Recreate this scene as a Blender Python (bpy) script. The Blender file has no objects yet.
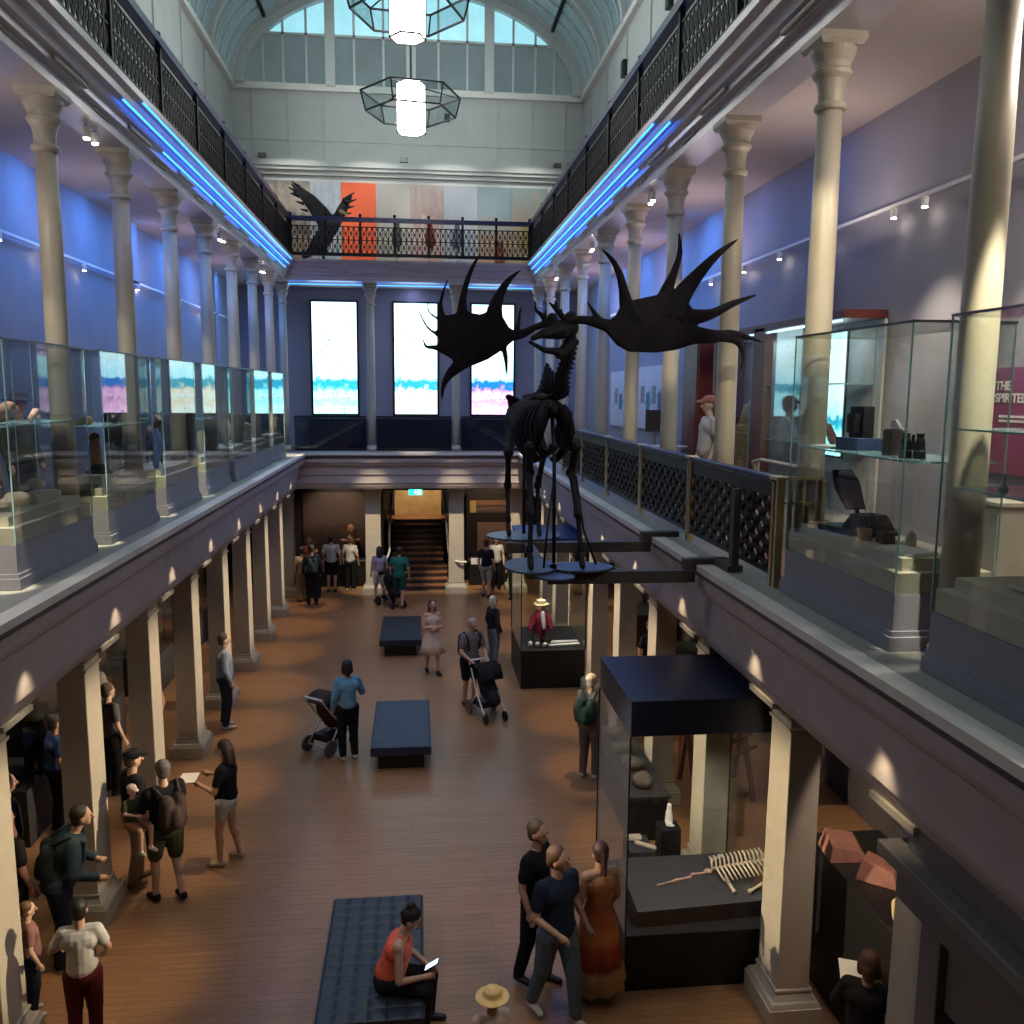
import bpy, bmesh, math, random
from mathutils import Vector, Matrix, Quaternion
random.seed(7)
C = bpy.context.scene.collection
PI = math.pi
V = Vector
# ------------------------------------------------------------------ camera
FL, PIT, YAW, ROL = 875., .137, .108, .008
CAM = V((.12, 0, 6.2))
cy, sy, cp, sp = math.cos(YAW), math.sin(YAW), math.cos(PIT), math.sin(PIT)
r0, f0, u0 = V((cy, -sy, 0)), V((sy*cp, cy*cp, -sp)), V((sy*sp, cy*sp, cp))
cr, sr = math.cos(ROL), math.sin(ROL)
RT, UP = cr*r0+sr*u0, -sr*r0+cr*u0
cd = bpy.data.cameras.new('camera'); cam = bpy.data.objects.new('camera', cd); C.objects.link(cam)
cam.matrix_world = Matrix(((RT.x, UP.x, -f0.x, CAM.x), (RT.y, UP.y, -f0.y, CAM.y), (RT.z, UP.z, -f0.z, CAM.z), (0, 0, 0, 1)))
cd.sensor_width = 36; cd.lens = FL/1024*36; cd.clip_end = 200; cd.clip_start = .05
bpy.context.scene.camera = cam
def at(px, py, X=None, Y=None, Z=None):
    d = f0+(px-512)/FL*RT-(py-512)/FL*UP
    t = (X-CAM.x)/d.x if X is not None else (Y-CAM.y)/d.y if Y is not None else (Z-CAM.z)/d.z
    return CAM+t*d
# ------------------------------------------------------------------ materials
MATS = {}
def mat(name, col, rough=.6, metal=0, var=.08, scale=6., emit=0, ecol=None, spec=.5, coat=0):
    if name in MATS: return MATS[name]
    m = bpy.data.materials.new(name); m.use_nodes = True; nt = m.node_tree
    b = nt.nodes['Principled BSDF']
    b.inputs['Roughness'].default_value = rough; b.inputs['Metallic'].default_value = metal
    b.inputs['Specular IOR Level'].default_value = spec; b.inputs['Coat Weight'].default_value = coat
    c = tuple(col)+(1,)
    if var:
        tc = nt.nodes.new('ShaderNodeTexCoord'); nz = nt.nodes.new('ShaderNodeTexNoise'); nz.inputs['Scale'].default_value = scale; nz.inputs['Detail'].default_value = 4
        rp = nt.nodes.new('ShaderNodeValToRGB')
        rp.color_ramp.elements[0].position = .3; rp.color_ramp.elements[1].position = .7
        rp.color_ramp.elements[0].color = tuple(x*(1-var) for x in col)+(1,); rp.color_ramp.elements[1].color = tuple(min(1, x*(1+var)) for x in col)+(1,)
        nt.links.new(tc.outputs['Object'], nz.inputs['Vector']); nt.links.new(nz.outputs['Fac'], rp.inputs['Fac']); nt.links.new(rp.outputs['Color'], b.inputs['Base Color'])
    else: b.inputs['Base Color'].default_value = c
    if emit:
        b.inputs['Emission Color'].default_value = tuple(ecol or col)+(1,); b.inputs['Emission Strength'].default_value = emit
    MATS[name] = m; return m
def glass_mat(name, tint, base=.03, rough=0., power=5.):
    if name in MATS: return MATS[name]
    m = bpy.data.materials.new(name); m.use_nodes = True; nt = m.node_tree; nt.nodes.clear()
    o = nt.nodes.new('ShaderNodeOutputMaterial'); mx = nt.nodes.new('ShaderNodeMixShader')
    t = nt.nodes.new('ShaderNodeBsdfTransparent'); t.inputs[0].default_value = tint+(1,)
    g = nt.nodes.new('ShaderNodeBsdfGlossy'); g.inputs['Roughness'].default_value = rough
    lw = nt.nodes.new('ShaderNodeLayerWeight'); lw.inputs['Blend'].default_value = .5
    pw = nt.nodes.new('ShaderNodeMath'); pw.operation = 'POWER'; pw.inputs[1].default_value = power
    ad = nt.nodes.new('ShaderNodeMath'); ad.operation = 'MULTIPLY_ADD'; ad.inputs[1].default_value = 1-base; ad.inputs[2].default_value = base
    L = nt.links.new
    L(lw.outputs['Facing'], pw.inputs[0]); L(pw.outputs[0], ad.inputs[0]); L(ad.outputs[0], mx.inputs[0]); L(t.outputs[0], mx.inputs[1]); L(g.outputs[0], mx.inputs[2]); L(mx.outputs[0], o.inputs[0])
    MATS[name] = m; return m
M = lambda n: MATS[n]
mat('cream', (.42, .375, .29), .45, var=.05)
mat('cream_dull', (.46, .42, .34), .5, var=.06)
mat('entab', (.44, .39, .375), .5, var=.08, scale=3)
mat('entab_dark', (.09, .08, .095), .5)
mat('ledge', (.62, .60, .56), .35, var=.1, scale=3)
mat('cornice', (.50, .46, .48), .28, var=.06, scale=3)
mat('attic', (.47, .49, .475), .7, var=.05, scale=2)
mat('gal_wall', (.30, .285, .32), .7, var=.05, scale=2)
mat('gal_ceil', (.50, .43, .42), .7, var=.06, scale=1.2)
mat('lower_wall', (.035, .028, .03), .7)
mat('black', (.006, .006, .008), .5, var=0)
mat('black_gloss', (.008, .008, .01), .2, var=0)
mat('iron', (.005, .006, .010), .5, var=.2, spec=.25)
mat('iron_blue', (.008, .014, .09), .35, var=.2)
mat('bronze', (.022, .018, .02), .45, .3)
mat('brass', (.62, .47, .25), .3, .7)
mat('steel', (.16, .15, .15), .4, .6)
mat('beam_grey', (.055, .045, .042), .55)
mat('platform', (.035, .05, .075), .4, .2)
mat('bone_dark', (.010, .008, .012), .6, var=.35, scale=14, spec=.18)
mat('antler_dark', (.009, .007, .010), .65, var=.3, scale=9, spec=.15)
mat('bone', (.62, .52, .38), .6, var=.15, scale=20)
mat('bone_red', (.52, .33, .24), .6, var=.25, scale=20)
mat('bench', (.012, .018, .030), .45, var=.2)
mat('bench_blue', (.013, .022, .055), .45, var=.2)
mat('canopy', (.016, .02, .045), .35, var=.1)
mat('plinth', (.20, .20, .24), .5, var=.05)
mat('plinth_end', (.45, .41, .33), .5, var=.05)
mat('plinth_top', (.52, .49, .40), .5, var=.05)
mat('white', (.75, .73, .68), .5, var=.03)
mat('blue_glow', (.05, .3, 1), .5, var=0, emit=3.6, ecol=(.02, .17, 1))
mat('lamp_glow', (1, .96, .9), .5, var=0, emit=9, ecol=(1, .95, .88))
mat('spot_glow', (1, .96, .9), .5, var=0, emit=30, ecol=(1, .9, .75))
mat('phone_glow', (.5, .8, 1), .5, var=0, emit=3, ecol=(.4, .75, 1))
mat('skin', (.50, .29, .20), .5, var=.05)
mat('skin_pale', (.62, .40, .30), .5, var=.05)
mat('skin_tan', (.38, .21, .14), .5, var=.05)
mat('eye', (.02, .015, .01), .3, var=0)
mat('lips', (.35, .12, .10), .4, var=0)
mat('wood_red', (.10, .018, .015), .4, var=.2)
mat('shelf_glass', (.25, .42, .42), .1, var=.1)
glass_mat('case_glass', (.965, .985, .975), .025, power=4.3)
glass_mat('dark_glass', (.50, .53, .58), .05)
glass_mat('lantern_glass', (.86, .91, .92), .06)
def cloth(name, col, rough=.85, var=.12, scale=12): return mat(name, col, rough, var=var, scale=scale, spec=.2)
def wood_floor():
    m = bpy.data.materials.new('floor_boards'); m.use_nodes = True; nt = m.node_tree; b = nt.nodes['Principled BSDF']; L = nt.links.new; N = nt.nodes.new
    tc = N('ShaderNodeTexCoord'); br = N('ShaderNodeTexBrick')
    br.inputs['Scale'].default_value = 1; br.inputs['Brick Width'].default_value = 1.9; br.inputs['Row Height'].default_value = .10
    br.inputs['Mortar Size'].default_value = .003; br.inputs['Mortar'].default_value = (.14, .075, .04, 1)
    br.inputs['Color1'].default_value = (.32, .172, .085, 1); br.inputs['Color2'].default_value = (.275, .145, .07, 1); br.inputs['Bias'].default_value = -.2
    mp = N('ShaderNodeMapping'); mp.inputs['Scale'].default_value = (1.2, 16, 1); nz = N('ShaderNodeTexNoise'); nz.inputs['Scale'].default_value = 1.6; nz.inputs['Detail'].default_value = 6
    mr = N('ShaderNodeMapRange'); mr.inputs['To Min'].default_value = .72; mr.inputs['To Max'].default_value = 1.25
    mx = N('ShaderNodeMix'); mx.data_type = 'RGBA'; mx.blend_type = 'MULTIPLY'; mx.inputs[0].default_value = 1
    L(tc.outputs['Object'], br.inputs['Vector']); L(tc.outputs['Object'], mp.inputs['Vector']); L(mp.outputs[0], nz.inputs['Vector']); L(nz.outputs['Fac'], mr.inputs['Value'])
    L(br.outputs['Color'], mx.inputs[6]); L(mr.outputs[0], mx.inputs[7]); L(mx.outputs[2], b.inputs['Base Color'])
    b.inputs['Roughness'].default_value = .34; b.inputs['Specular IOR Level'].default_value = .45
    MATS['floor'] = m
wood_floor()
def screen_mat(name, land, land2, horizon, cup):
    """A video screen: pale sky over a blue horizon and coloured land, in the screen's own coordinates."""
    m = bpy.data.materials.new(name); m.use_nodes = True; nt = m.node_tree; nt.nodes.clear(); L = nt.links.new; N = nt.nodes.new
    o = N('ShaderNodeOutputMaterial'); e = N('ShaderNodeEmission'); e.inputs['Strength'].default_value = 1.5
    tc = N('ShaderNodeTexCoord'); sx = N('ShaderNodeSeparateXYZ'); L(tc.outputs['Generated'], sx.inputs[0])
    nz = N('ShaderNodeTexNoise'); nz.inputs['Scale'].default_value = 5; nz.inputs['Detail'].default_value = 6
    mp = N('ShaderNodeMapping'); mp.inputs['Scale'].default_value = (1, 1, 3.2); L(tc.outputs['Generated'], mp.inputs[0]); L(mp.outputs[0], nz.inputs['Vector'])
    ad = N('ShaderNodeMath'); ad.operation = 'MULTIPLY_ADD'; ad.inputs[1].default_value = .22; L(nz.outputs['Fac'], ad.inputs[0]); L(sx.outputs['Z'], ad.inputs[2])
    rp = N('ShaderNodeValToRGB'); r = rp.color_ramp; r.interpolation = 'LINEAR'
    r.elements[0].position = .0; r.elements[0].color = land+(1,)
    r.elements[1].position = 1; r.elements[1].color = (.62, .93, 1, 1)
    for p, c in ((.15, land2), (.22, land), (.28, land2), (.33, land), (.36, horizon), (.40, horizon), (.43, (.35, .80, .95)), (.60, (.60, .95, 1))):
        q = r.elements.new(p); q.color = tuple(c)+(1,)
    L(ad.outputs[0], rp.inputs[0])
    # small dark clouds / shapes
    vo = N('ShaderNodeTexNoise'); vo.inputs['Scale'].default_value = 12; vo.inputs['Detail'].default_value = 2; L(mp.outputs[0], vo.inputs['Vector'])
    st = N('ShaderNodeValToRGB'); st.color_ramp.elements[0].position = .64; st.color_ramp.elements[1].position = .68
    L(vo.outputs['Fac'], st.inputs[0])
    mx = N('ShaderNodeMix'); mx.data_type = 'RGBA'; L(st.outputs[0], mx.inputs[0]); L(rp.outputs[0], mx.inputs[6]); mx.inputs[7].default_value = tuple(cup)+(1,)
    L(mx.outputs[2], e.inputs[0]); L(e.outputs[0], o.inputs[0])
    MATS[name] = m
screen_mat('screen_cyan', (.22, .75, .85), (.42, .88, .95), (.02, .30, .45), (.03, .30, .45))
screen_mat('screen_sand', (.58, .58, .42), (.55, .72, .70), (.02, .30, .42), (.12, .45, .55))
screen_mat('screen_pink', (.50, .25, .50), (.75, .48, .75), (.01, .14, .50), (.10, .12, .45))
def grad_mat(name, stops, emit=.0, rough=.6, noise=.1, axis='Z', scale=4):
    m = bpy.data.materials.new(name); m.use_nodes = True; nt = m.node_tree; b = nt.nodes['Principled BSDF']; L = nt.links.new; N = nt.nodes.new
    tc = N('ShaderNodeTexCoord'); sx = N('ShaderNodeSeparateXYZ'); L(tc.outputs['Generated'], sx.inputs[0])
    nz = N('ShaderNodeTexNoise'); nz.inputs['Scale'].default_value = scale; nz.inputs['Detail'].default_value = 6; L(tc.outputs['Generated'], nz.inputs['Vector'])
    ad = N('ShaderNodeMath'); ad.operation = 'MULTIPLY_ADD'; ad.inputs[1].default_value = noise*2; L(nz.outputs['Fac'], ad.inputs[0]); L(sx.outputs[axis], ad.inputs[2])
    sb = N('ShaderNodeMath'); sb.operation = 'SUBTRACT'; sb.inputs[1].default_value = noise; L(ad.outputs[0], sb.inputs[0])
    rp = N('ShaderNodeValToRGB'); r = rp.color_ramp
    r.elements[0].position = stops[0][0]; r.elements[0].color = tuple(stops[0][1])+(1,); r.elements[1].position = stops[-1][0]; r.elements[1].color = tuple(stops[-1][1])+(1,)
    for p, c in stops[1:-1]: q = r.elements.new(p); q.color = tuple(c)+(1,)
    L(sb.outputs[0], rp.inputs[0]); L(rp.outputs[0], b.inputs['Base Color']); b.inputs['Roughness'].default_value = rough
    if emit: L(rp.outputs[0], b.inputs['Emission Color']); b.inputs['Emission Strength'].default_value = emit
    MATS[name] = m; return m
# ------------------------------------------------------------------ mesh builder
class MB:
    def __init__(s): s.v = []; s.f = []
    def add(s, vs, fs):
        o = len(s.v); s.v += [tuple(x) for x in vs]; s.f += [tuple(i+o for i in f) for f in fs]; return s
    def box(s, x0, x1, y0, y1, z0, z1):
        return s.add([(x0, y0, z0), (x1, y0, z0), (x1, y1, z0), (x0, y1, z0), (x0, y0, z1), (x1, y0, z1), (x1, y1, z1), (x0, y1, z1)],
                     [(0, 3, 2, 1), (4, 5, 6, 7), (0, 1, 5, 4), (1, 2, 6, 5), (2, 3, 7, 6), (3, 0, 4, 7)])
    def frus(s, x0, x1, y0, y1, z0, z1, g):
        return s.add([(x0, y0, z0), (x1, y0, z0), (x1, y1, z0), (x0, y1, z0), (x0-g, y0-g, z1), (x1+g, y0-g, z1), (x1+g, y1+g, z1), (x0-g, y1+g, z1)],
                     [(0, 3, 2, 1), (4, 5, 6, 7), (0, 1, 5, 4), (1, 2, 6, 5), (2, 3, 7, 6), (3, 0, 4, 7)])
    def tube(s, pts, rad, n=8, cap=True, flat=1.):
        pts = [V(p) for p in pts]; k = len(pts)
        rad = [rad]*k if isinstance(rad, (int, float)) else list(rad)
        up = None; vs = []
        for i, p in enumerate(pts):
            t = (pts[min(i+1, k-1)]-pts[max(i-1, 0)])
            if t.length < 1e-9: t = V((0, 0, 1))
            t.normalize()
            if up is None:
                up = V((0, 0, 1)) if abs(t.z) < .9 else V((1, 0, 0))
                a = t.cross(up).normalized()
            else: a = (a-t*a.dot(t)).normalized()
            b = t.cross(a).normalized()
            for j in range(n):
                w = 2*PI*j/n; vs.append(p+rad[i]*(a*math.cos(w)+b*math.sin(w)*flat))
        fs = [(i*n+j, i*n+(j+1) % n, (i+1)*n+(j+1) % n, (i+1)*n+j) for i in range(k-1) for j in range(n)]
        if cap: fs += [tuple(range(n))[::-1], tuple((k-1)*n+j for j in range(n))]
        return s.add(vs, fs)
    def bar(s, p, q, w, h=None):
        p, q = V(p), V(q); h = h or w; t = (q-p).normalized(); up = V((0, 0, 1)) if abs(t.z) < .95 else V((0, 1, 0))
        a = t.cross(up).normalized()*w/2; b = a.cross(t).normalized()*h/2
        vs = [c+x*a+y*b for c in (p, q) for x, y in ((-1, -1), (1, -1), (1, 1), (-1, 1))]
        return s.add(vs, [(0, 1, 2, 3), (7, 6, 5, 4), (0, 4, 5, 1), (1, 5, 6, 2), (2, 6, 7, 3), (3, 7, 4, 0)])
    def lathe(s, prof, c, n=24, sx=1, sy_=1):
        vs = [(c[0]+r*math.cos(2*PI*j/n)*sx, c[1]+r*math.sin(2*PI*j/n)*sy_, c[2]+z) for r, z in prof for j in range(n)]; k = len(prof)
        fs = [(i*n+j, i*n+(j+1) % n, (i+1)*n+(j+1) % n, (i+1)*n+j) for i in range(k-1) for j in range(n)]
        fs += [tuple(range(n))[::-1], tuple((k-1)*n+j for j in range(n))]
        return s.add(vs, fs)
    def ball(s, c, r, n=12, m=8, rot=None):
        r = (r, r, r) if isinstance(r, (int, float)) else r; c = V(c); vs = [V((0, 0, 1))]
        for i in range(1, m):
            a = PI*i/m
            for j in range(n): vs.append(V((math.sin(a)*math.cos(2*PI*j/n), math.sin(a)*math.sin(2*PI*j/n), math.cos(a))))
        vs.append(V((0, 0, -1)))
        vs = [V((x.x*r[0], x.y*r[1], x.z*r[2])) for x in vs]
        if rot is not None: vs = [rot @ x for x in vs]
        fs = [(0, 1+j, 1+(j+1) % n) for j in range(n)]
        fs += [(1+i*n+j, 1+(i+1)*n+j, 1+(i+1)*n+(j+1) % n, 1+i*n+(j+1) % n) for i in range(m-2) for j in range(n)]
        e = len(vs)-1; fs += [(e, 1+(m-2)*n+(j+1) % n, 1+(m-2)*n+j) for j in range(n)]
        return s.add([x+c for x in vs], fs)
    def cap_(s, p, q, r1, r2, n=10):   # capsule
        p, q = V(p), V(q); d = q-p; L_ = d.length
        if L_ < 1e-6: return s.ball(p, max(r1, r2), n)
        t = d/L_; pts = []; rr = []
        for w in (-1, -.85, -.5, 0): pts.append(p+t*r1*w); rr.append(r1*math.sqrt(max(0, 1-w*w))+.0005)
        for w in (0, .5, .85, 1): pts.append(q+t*r2*w); rr.append(r2*math.sqrt(max(0, 1-w*w))+.0005)
        return s.tube(pts, rr, n)
    def prism(s, poly, fn, t0, t1):    # poly of (a,b); fn(a,b,t)->xyz
        n = len(poly); vs = [fn(a, b, t0) for a, b in poly]+[fn(a, b, t1) for a, b in poly]
        return s.add(vs, [tuple(range(n))[::-1], tuple(range(n, 2*n))]+[(i, (i+1) % n, n+(i+1) % n, n+i) for i in range(n)])
    def move(s, d, rz=0, sc=1.):
        c_, s_ = math.cos(rz), math.sin(rz); s.v = [((x*c_-y*s_)*sc+d[0], (x*s_+y*c_)*sc+d[1], z*sc+d[2]) for x, y, z in s.v]; return s
    def build(s, name, m, parent=None, smooth=False, bevel=0, remesh=0, sub=0, blur=3):
        me = bpy.data.meshes.new(name); me.from_pydata(s.v, [], s.f); me.update()
        bm = bmesh.new(); bm.from_mesh(me); bmesh.ops.recalc_face_normals(bm, faces=bm.faces); bm.to_mesh(me); bm.free()
        me.materials.append(m if not isinstance(m, str) else MATS[m])
        if smooth or remesh: me.polygons.foreach_set('use_smooth', [True]*len(me.polygons))
        o = bpy.data.objects.new(name, me); C.objects.link(o)
        if parent is not None: o.parent = parent
        if remesh:
            md = o.modifiers.new('shape', 'REMESH'); md.mode = 'VOXEL'; md.voxel_size = remesh; md.use_smooth_shade = True
            if blur: sm = o.modifiers.new('soft', 'SMOOTH'); sm.factor = .5; sm.iterations = blur
        if bevel: bv = o.modifiers.new('edge', 'BEVEL'); bv.width = bevel; bv.segments = 2; bv.limit_method = 'ANGLE'
        return o
def thing(name, label, cat, loc=(0, 0, 0), rz=0, group=None, kind=None, sc=1):
    o = bpy.data.objects.new(name, None); C.objects.link(o); o.location = loc; o.rotation_euler = (0, 0, rz); o.scale = (sc,)*3; o.empty_display_size = .1
    return tag(o, label, cat, group, kind)
def tag(o, label, cat, group=None, kind='thing'):
    o['label'] = label; o['category'] = cat
    if group: o['group'] = group
    if kind: o['kind'] = kind
    return o
def struct(name, mb, m, **k):
    o = mb.build(name, m, **k); o['kind'] = 'structure'; return o
def copytree(o, parent=None):
    c = o.copy(); C.objects.link(c); c.parent = parent
    for ch in o.children: copytree(ch, c)
    return c
ORD = 'first second third fourth fifth sixth seventh eighth ninth tenth eleventh twelfth'.split()
YK = lambda k: 10.19+2.356*k
YE = YK(7)            # end row of pillars
W = 3.78; LE = 3.03; ZL = 4.41; ZC = 9.29; WALL = 5.5; YEND = 29.0
# ------------------------------------------------------------------ setting
struct('floor', MB().box(-7, 7, -2, 34, -.2, 0), 'floor')
def lower_wall(nm, mb): struct(nm, mb, 'lower_wall')
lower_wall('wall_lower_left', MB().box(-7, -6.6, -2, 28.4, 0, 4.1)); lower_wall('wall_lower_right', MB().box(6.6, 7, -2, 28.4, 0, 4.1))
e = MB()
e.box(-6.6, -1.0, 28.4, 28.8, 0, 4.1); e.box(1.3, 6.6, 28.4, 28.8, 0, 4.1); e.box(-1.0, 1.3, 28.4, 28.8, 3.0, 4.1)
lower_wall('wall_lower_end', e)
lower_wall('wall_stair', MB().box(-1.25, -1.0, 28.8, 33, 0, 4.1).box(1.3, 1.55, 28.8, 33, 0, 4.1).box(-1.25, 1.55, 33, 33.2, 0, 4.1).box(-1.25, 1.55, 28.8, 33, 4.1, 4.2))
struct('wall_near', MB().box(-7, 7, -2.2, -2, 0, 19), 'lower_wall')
s = MB()
for sg in (-1, 1):
    a, b = sorted((sg*3.62, sg*7)); s.box(a, b, -2, 28.8, 4.0, 4.36)
s.box(-3.62, 3.62, YE-.15, 28.8, 4.0, 4.36)
struct('floor_gallery', s, mat('gal_floor', (.16, .075, .04), .5))
# ledge + entablature
def sweep(name, prof, m, ysplit=25.5, end_shift=0, **k):
    """prof: list of (x offset from centre, z), swept along both sides and across the end."""
    for nm, sg in (('_left', -1), ('_right', 1)):
        mb = MB(); n = len(prof)
        vs = [(sg*x, -2, z) for x, z in prof]+[(sg*x, ysplit+(x-LE)+end_shift, z) for x, z in prof]
        mb.add(vs, [tuple(range(n)), tuple(range(n, 2*n))[::-1]]+[(i, (i+1) % n, n+(i+1) % n, n+i) for i in range(n)])
        struct(name+nm, mb, m, **k)
    mb = MB(); vs = [(-x, ysplit+(x-LE)+end_shift, z) for x, z in prof]+[(x, ysplit+(x-LE)+end_shift, z) for x, z in prof]
    mb.add(vs, [tuple(range(n)), tuple(range(n, 2*n))[::-1]]+[(i, (i+1) % n, n+(i+1) % n, n+i) for i in range(n)])
    struct(name+'_end', mb, m, **k)
sweep('trim_ledge', [(3.03, 4.34), (3.03, 4.41), (3.20, 4.41), (3.20, 4.34)], 'ledge')
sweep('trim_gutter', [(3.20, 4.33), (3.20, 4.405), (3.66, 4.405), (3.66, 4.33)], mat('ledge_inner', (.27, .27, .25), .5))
sweep('trim_cornice', [(3.07, 4.28), (3.05, 4.34), (3.66, 4.34), (3.66, 4.24), (3.14, 4.24)], 'entab_dark')
sweep('trim_fascia', [(3.12, 4.24), (3.12, 4.13), (3.19, 4.11), (3.20, 4.04), (3.27, 3.99), (3.29, 3.96), (3.29, 3.76), (3.335, 3.74), (3.335, 3.50), (3.37, 3.48), (3.38, 3.42), (3.43, 3.33), (4.1, 3.33), (4.1, 4.24)], 'entab')
# upper entablature: soffit, steps and cornice above the gallery columns
sweep('trim_soffit', [(3.26, 9.84), (3.26, 9.76), (3.33, 9.72), (3.34, 9.64), (3.42, 9.62), (3.44, 9.54), (3.50, 9.52), (3.50, 9.44), (3.58, 9.42), (3.58, 9.29), (3.98, 9.29), (3.98, 9.84)], 'cornice')
s = MB()
for sg in (-1, 1):
    a, b = sorted((sg*3.98, sg*5.6)); s.box(a, b, -2, 29.4, 9.42, 9.75)
s.box(-3.98, 3.98, YE-.1, 29.2, 9.42, 9.75)
struct('ceiling_gallery', s, 'gal_ceil')
# walls of the gallery
struct('wall_left', MB().box(-5.7, -5.5, -2, 29.2, 4.36, 9.42), 'gal_wall')
struct('wall_right', MB().box(5.5, 5.7, -2, 29.2, 4.36, 9.42), 'gal_wall')
struct('wall_end', MB().box(-5.5, 5.5, 29.0, 29.2, 4.36, 9.42), 'gal_wall')
struct('baseboard_right', MB().box(5.44, 5.5, -2, 29, 4.36, 4.62), 'entab', bevel=.01)
struct('baseboard_left', MB().box(-5.5, -5.44, -2, 29, 4.36, 4.62), 'entab', bevel=.01)
s = MB()
for y in [YK(k)+1.18 for k in range(-3, 8, 3)]:
    for sg in (-1, 1): a, b = sorted((sg*5.38, sg*5.5)); s.box(a, b, y-.18, y+.18, 4.62, 9.42)
struct('trim_pilasters', s, 'gal_wall')
# attic
s1 = MB().box(-5.7, -5.5, -2, 29.4, 9.75, 15.5); s2 = MB().box(5.5, 5.7, -2, 29.4, 9.75, 15.5)
struct('wall_attic_left', s1, 'attic'); struct('wall_attic_right', s2, 'attic')
struct('wall_attic_end', MB().box(-5.5, 5.5, 29.2, 29.4, 9.75, 15.5), 'attic')
s = MB()
s.box(-5.5, 5.5, 29.06, 29.2, 12.86, 12.98); s.box(-5.5, 5.5, 28.92, 29.2, 12.98, 13.08); s.box(-5.5, 5.5, 28.84, 29.2, 13.08, 13.2); s.box(-5.5, 5.5, 29.0, 29.2, 13.2, 13.3)
struct('trim_attic_cornice', s, 'attic')
s = MB()
for x in [-4.9+i*1.09 for i in range(10)]: s.box(x-.02, x+.02, 29.16, 29.2, 13.3, 15.4)
s.box(-5.5, 5.5, 29.17, 29.2, 13.9, 13.93)
for i in range(12):
    y = 2+i*2.356
    for sg in (-1, 1): a, b = sorted((sg*5.46, sg*5.5)); s.box(a, b, y-.02, y+.02, 9.8, 15.3)
struct('trim_battens', s, 'attic')
s = MB()
for sg in (-1, 1): a, b = sorted((sg*5.36, sg*5.5)); s.box(a, b, -2, 29.2, 15.38, 15.55)
s.box(-5.4, 5.4, 29.04, 29.2, 15.36, 15.55)
struct('trim_springing', s, 'white')
# vault
VB = 3.3; ZV = 15.5
def arch(a, r=0): return (-(5.5-r)*math.cos(a), ZV+(VB-r)*math.sin(a))
mat('roof_pane', (.10, .13, .14), .3, var=.45, scale=.8, emit=.17, ecol=(.20, .33, .36))  # dusk sky glow put into the vault panes as emission
mat('roof_pane_dim', (.10, .13, .14), .25, var=.25, scale=.8, emit=.14, ecol=(.24, .33, .34))  # fainter sky glow put into the lunette panes
mat('roof_rib', (.55, .57, .56), .5, var=.05)
mb = MB(); n = 32
for yy in (-2, 29.2):
    pass
vs = []; fs = []
for i in range(n+1):
    x, z = arch(PI*i/n)
    vs += [(x, -2, z), (x, 29.3, z), (x*1.01, -2, z+.06), (x*1.01, 29.3, z+.06)]
for i in range(n):
    a = i*4; b = a+4; fs += [(a, b, b+1, a+1), (a+2, a+3, b+3, b+2), (a, a+2, b+2, b), (a+1, b+1, b+3, a+3)]
mb.add(vs, fs); struct('window_vault', mb, 'roof_pane', smooth=False)
s = MB()
for j in range(45):
    y = 28.9-j*.7; big = j % 4 == 0; w = .10 if big else .045; d = .16 if big else .05
    if y < -1: break
    for i in range(n):
        (x0, z0), (x1, z1) = arch(PI*i/n, .0), arch(PI*(i+1)/n, .0); (x2, z2), (x3, z3) = arch(PI*(i+1)/n, d), arch(PI*i/n, d)
        s.add([(x0, y-w, z0), (x1, y-w, z1), (x2, y-w, z2), (x3, y-w, z3), (x0, y+w, z0), (x1, y+w, z1), (x2, y+w, z2), (x3, y+w, z3)],
              [(0, 1, 2, 3), (7, 6, 5, 4), (2, 6, 7, 3), (0, 4, 5, 1)])
struct('trim_vault_ribs', s, 'roof_rib')
s = MB()
for a in (.62, 1.05, PI-.62, PI-1.05, PI/2):
    x, z = arch(a, .1); s.box(x-.05, x+.05, -2, 29, z-.05, z+.05)
struct('trim_vault_purlins', s, 'iron')
# lunette
pts = [arch(PI*i/n, .3) for i in range(n+1)]
mb = MB().prism([(x, z) for x, z in pts], lambda a, b, t: (a, t, b), 29.14, 29.2); struct('window_lunette', mb, 'roof_pane_dim')
mat('roof_pane_bright', (.3, .4, .42), .3, var=.3, scale=1.5, emit=.75, ecol=(.22, .50, .58))  # stronger sky glow put into the upper lunette panes
a0 = math.asin((16.98-ZV)/(VB-.3)); q_ = [arch(a0+(PI-2*a0)*i/24, .32) for i in range(25)]
struct('window_lunette_upper', MB().prism(q_, lambda a, b, t: (a, t, b), 29.12, 29.14), 'roof_pane_bright')
s = MB()
def topz(x): return ZV+(VB-.25)*math.sqrt(max(0, 1-(x/5.25)**2))
for x in (-2.48, 2.44, 0): s.box(x-.15, x+.15, 28.98, 29.16, ZV, topz(x))
for x in (-4.5, -3.9, -3.2, -1.75, -.85, .85, 1.75, 3.2, 3.9, 4.5): s.box(x-.035, x+.035, 29.06, 29.16, ZV, topz(x))
s.box(-4.8, 4.8, 29.06, 29.16, 16.95, 17.02)
for i in range(n):
    (x0, z0), (x1, z1), (x2, z2), (x3, z3) = arch(PI*i/n, 0), arch(PI*(i+1)/n, 0), arch(PI*(i+1)/n, .42), arch(PI*i/n, .42)
    s.add([(x0, 28.9, z0), (x1, 28.9, z1), (x2, 28.9, z2), (x3, 28.9, z3), (x0, 29.2, z0), (x1, 29.2, z1), (x2, 29.2, z2), (x3, 29.2, z3)], [(0, 1, 2, 3), (7, 6, 5, 4), (2, 6, 7, 3)])
struct('trim_lunette', s, 'roof_rib')
struct('ceiling_roof', MB().box(-5.7, 5.7, -2.2, 29.4, 19.0, 19.2), 'lower_wall')
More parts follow.
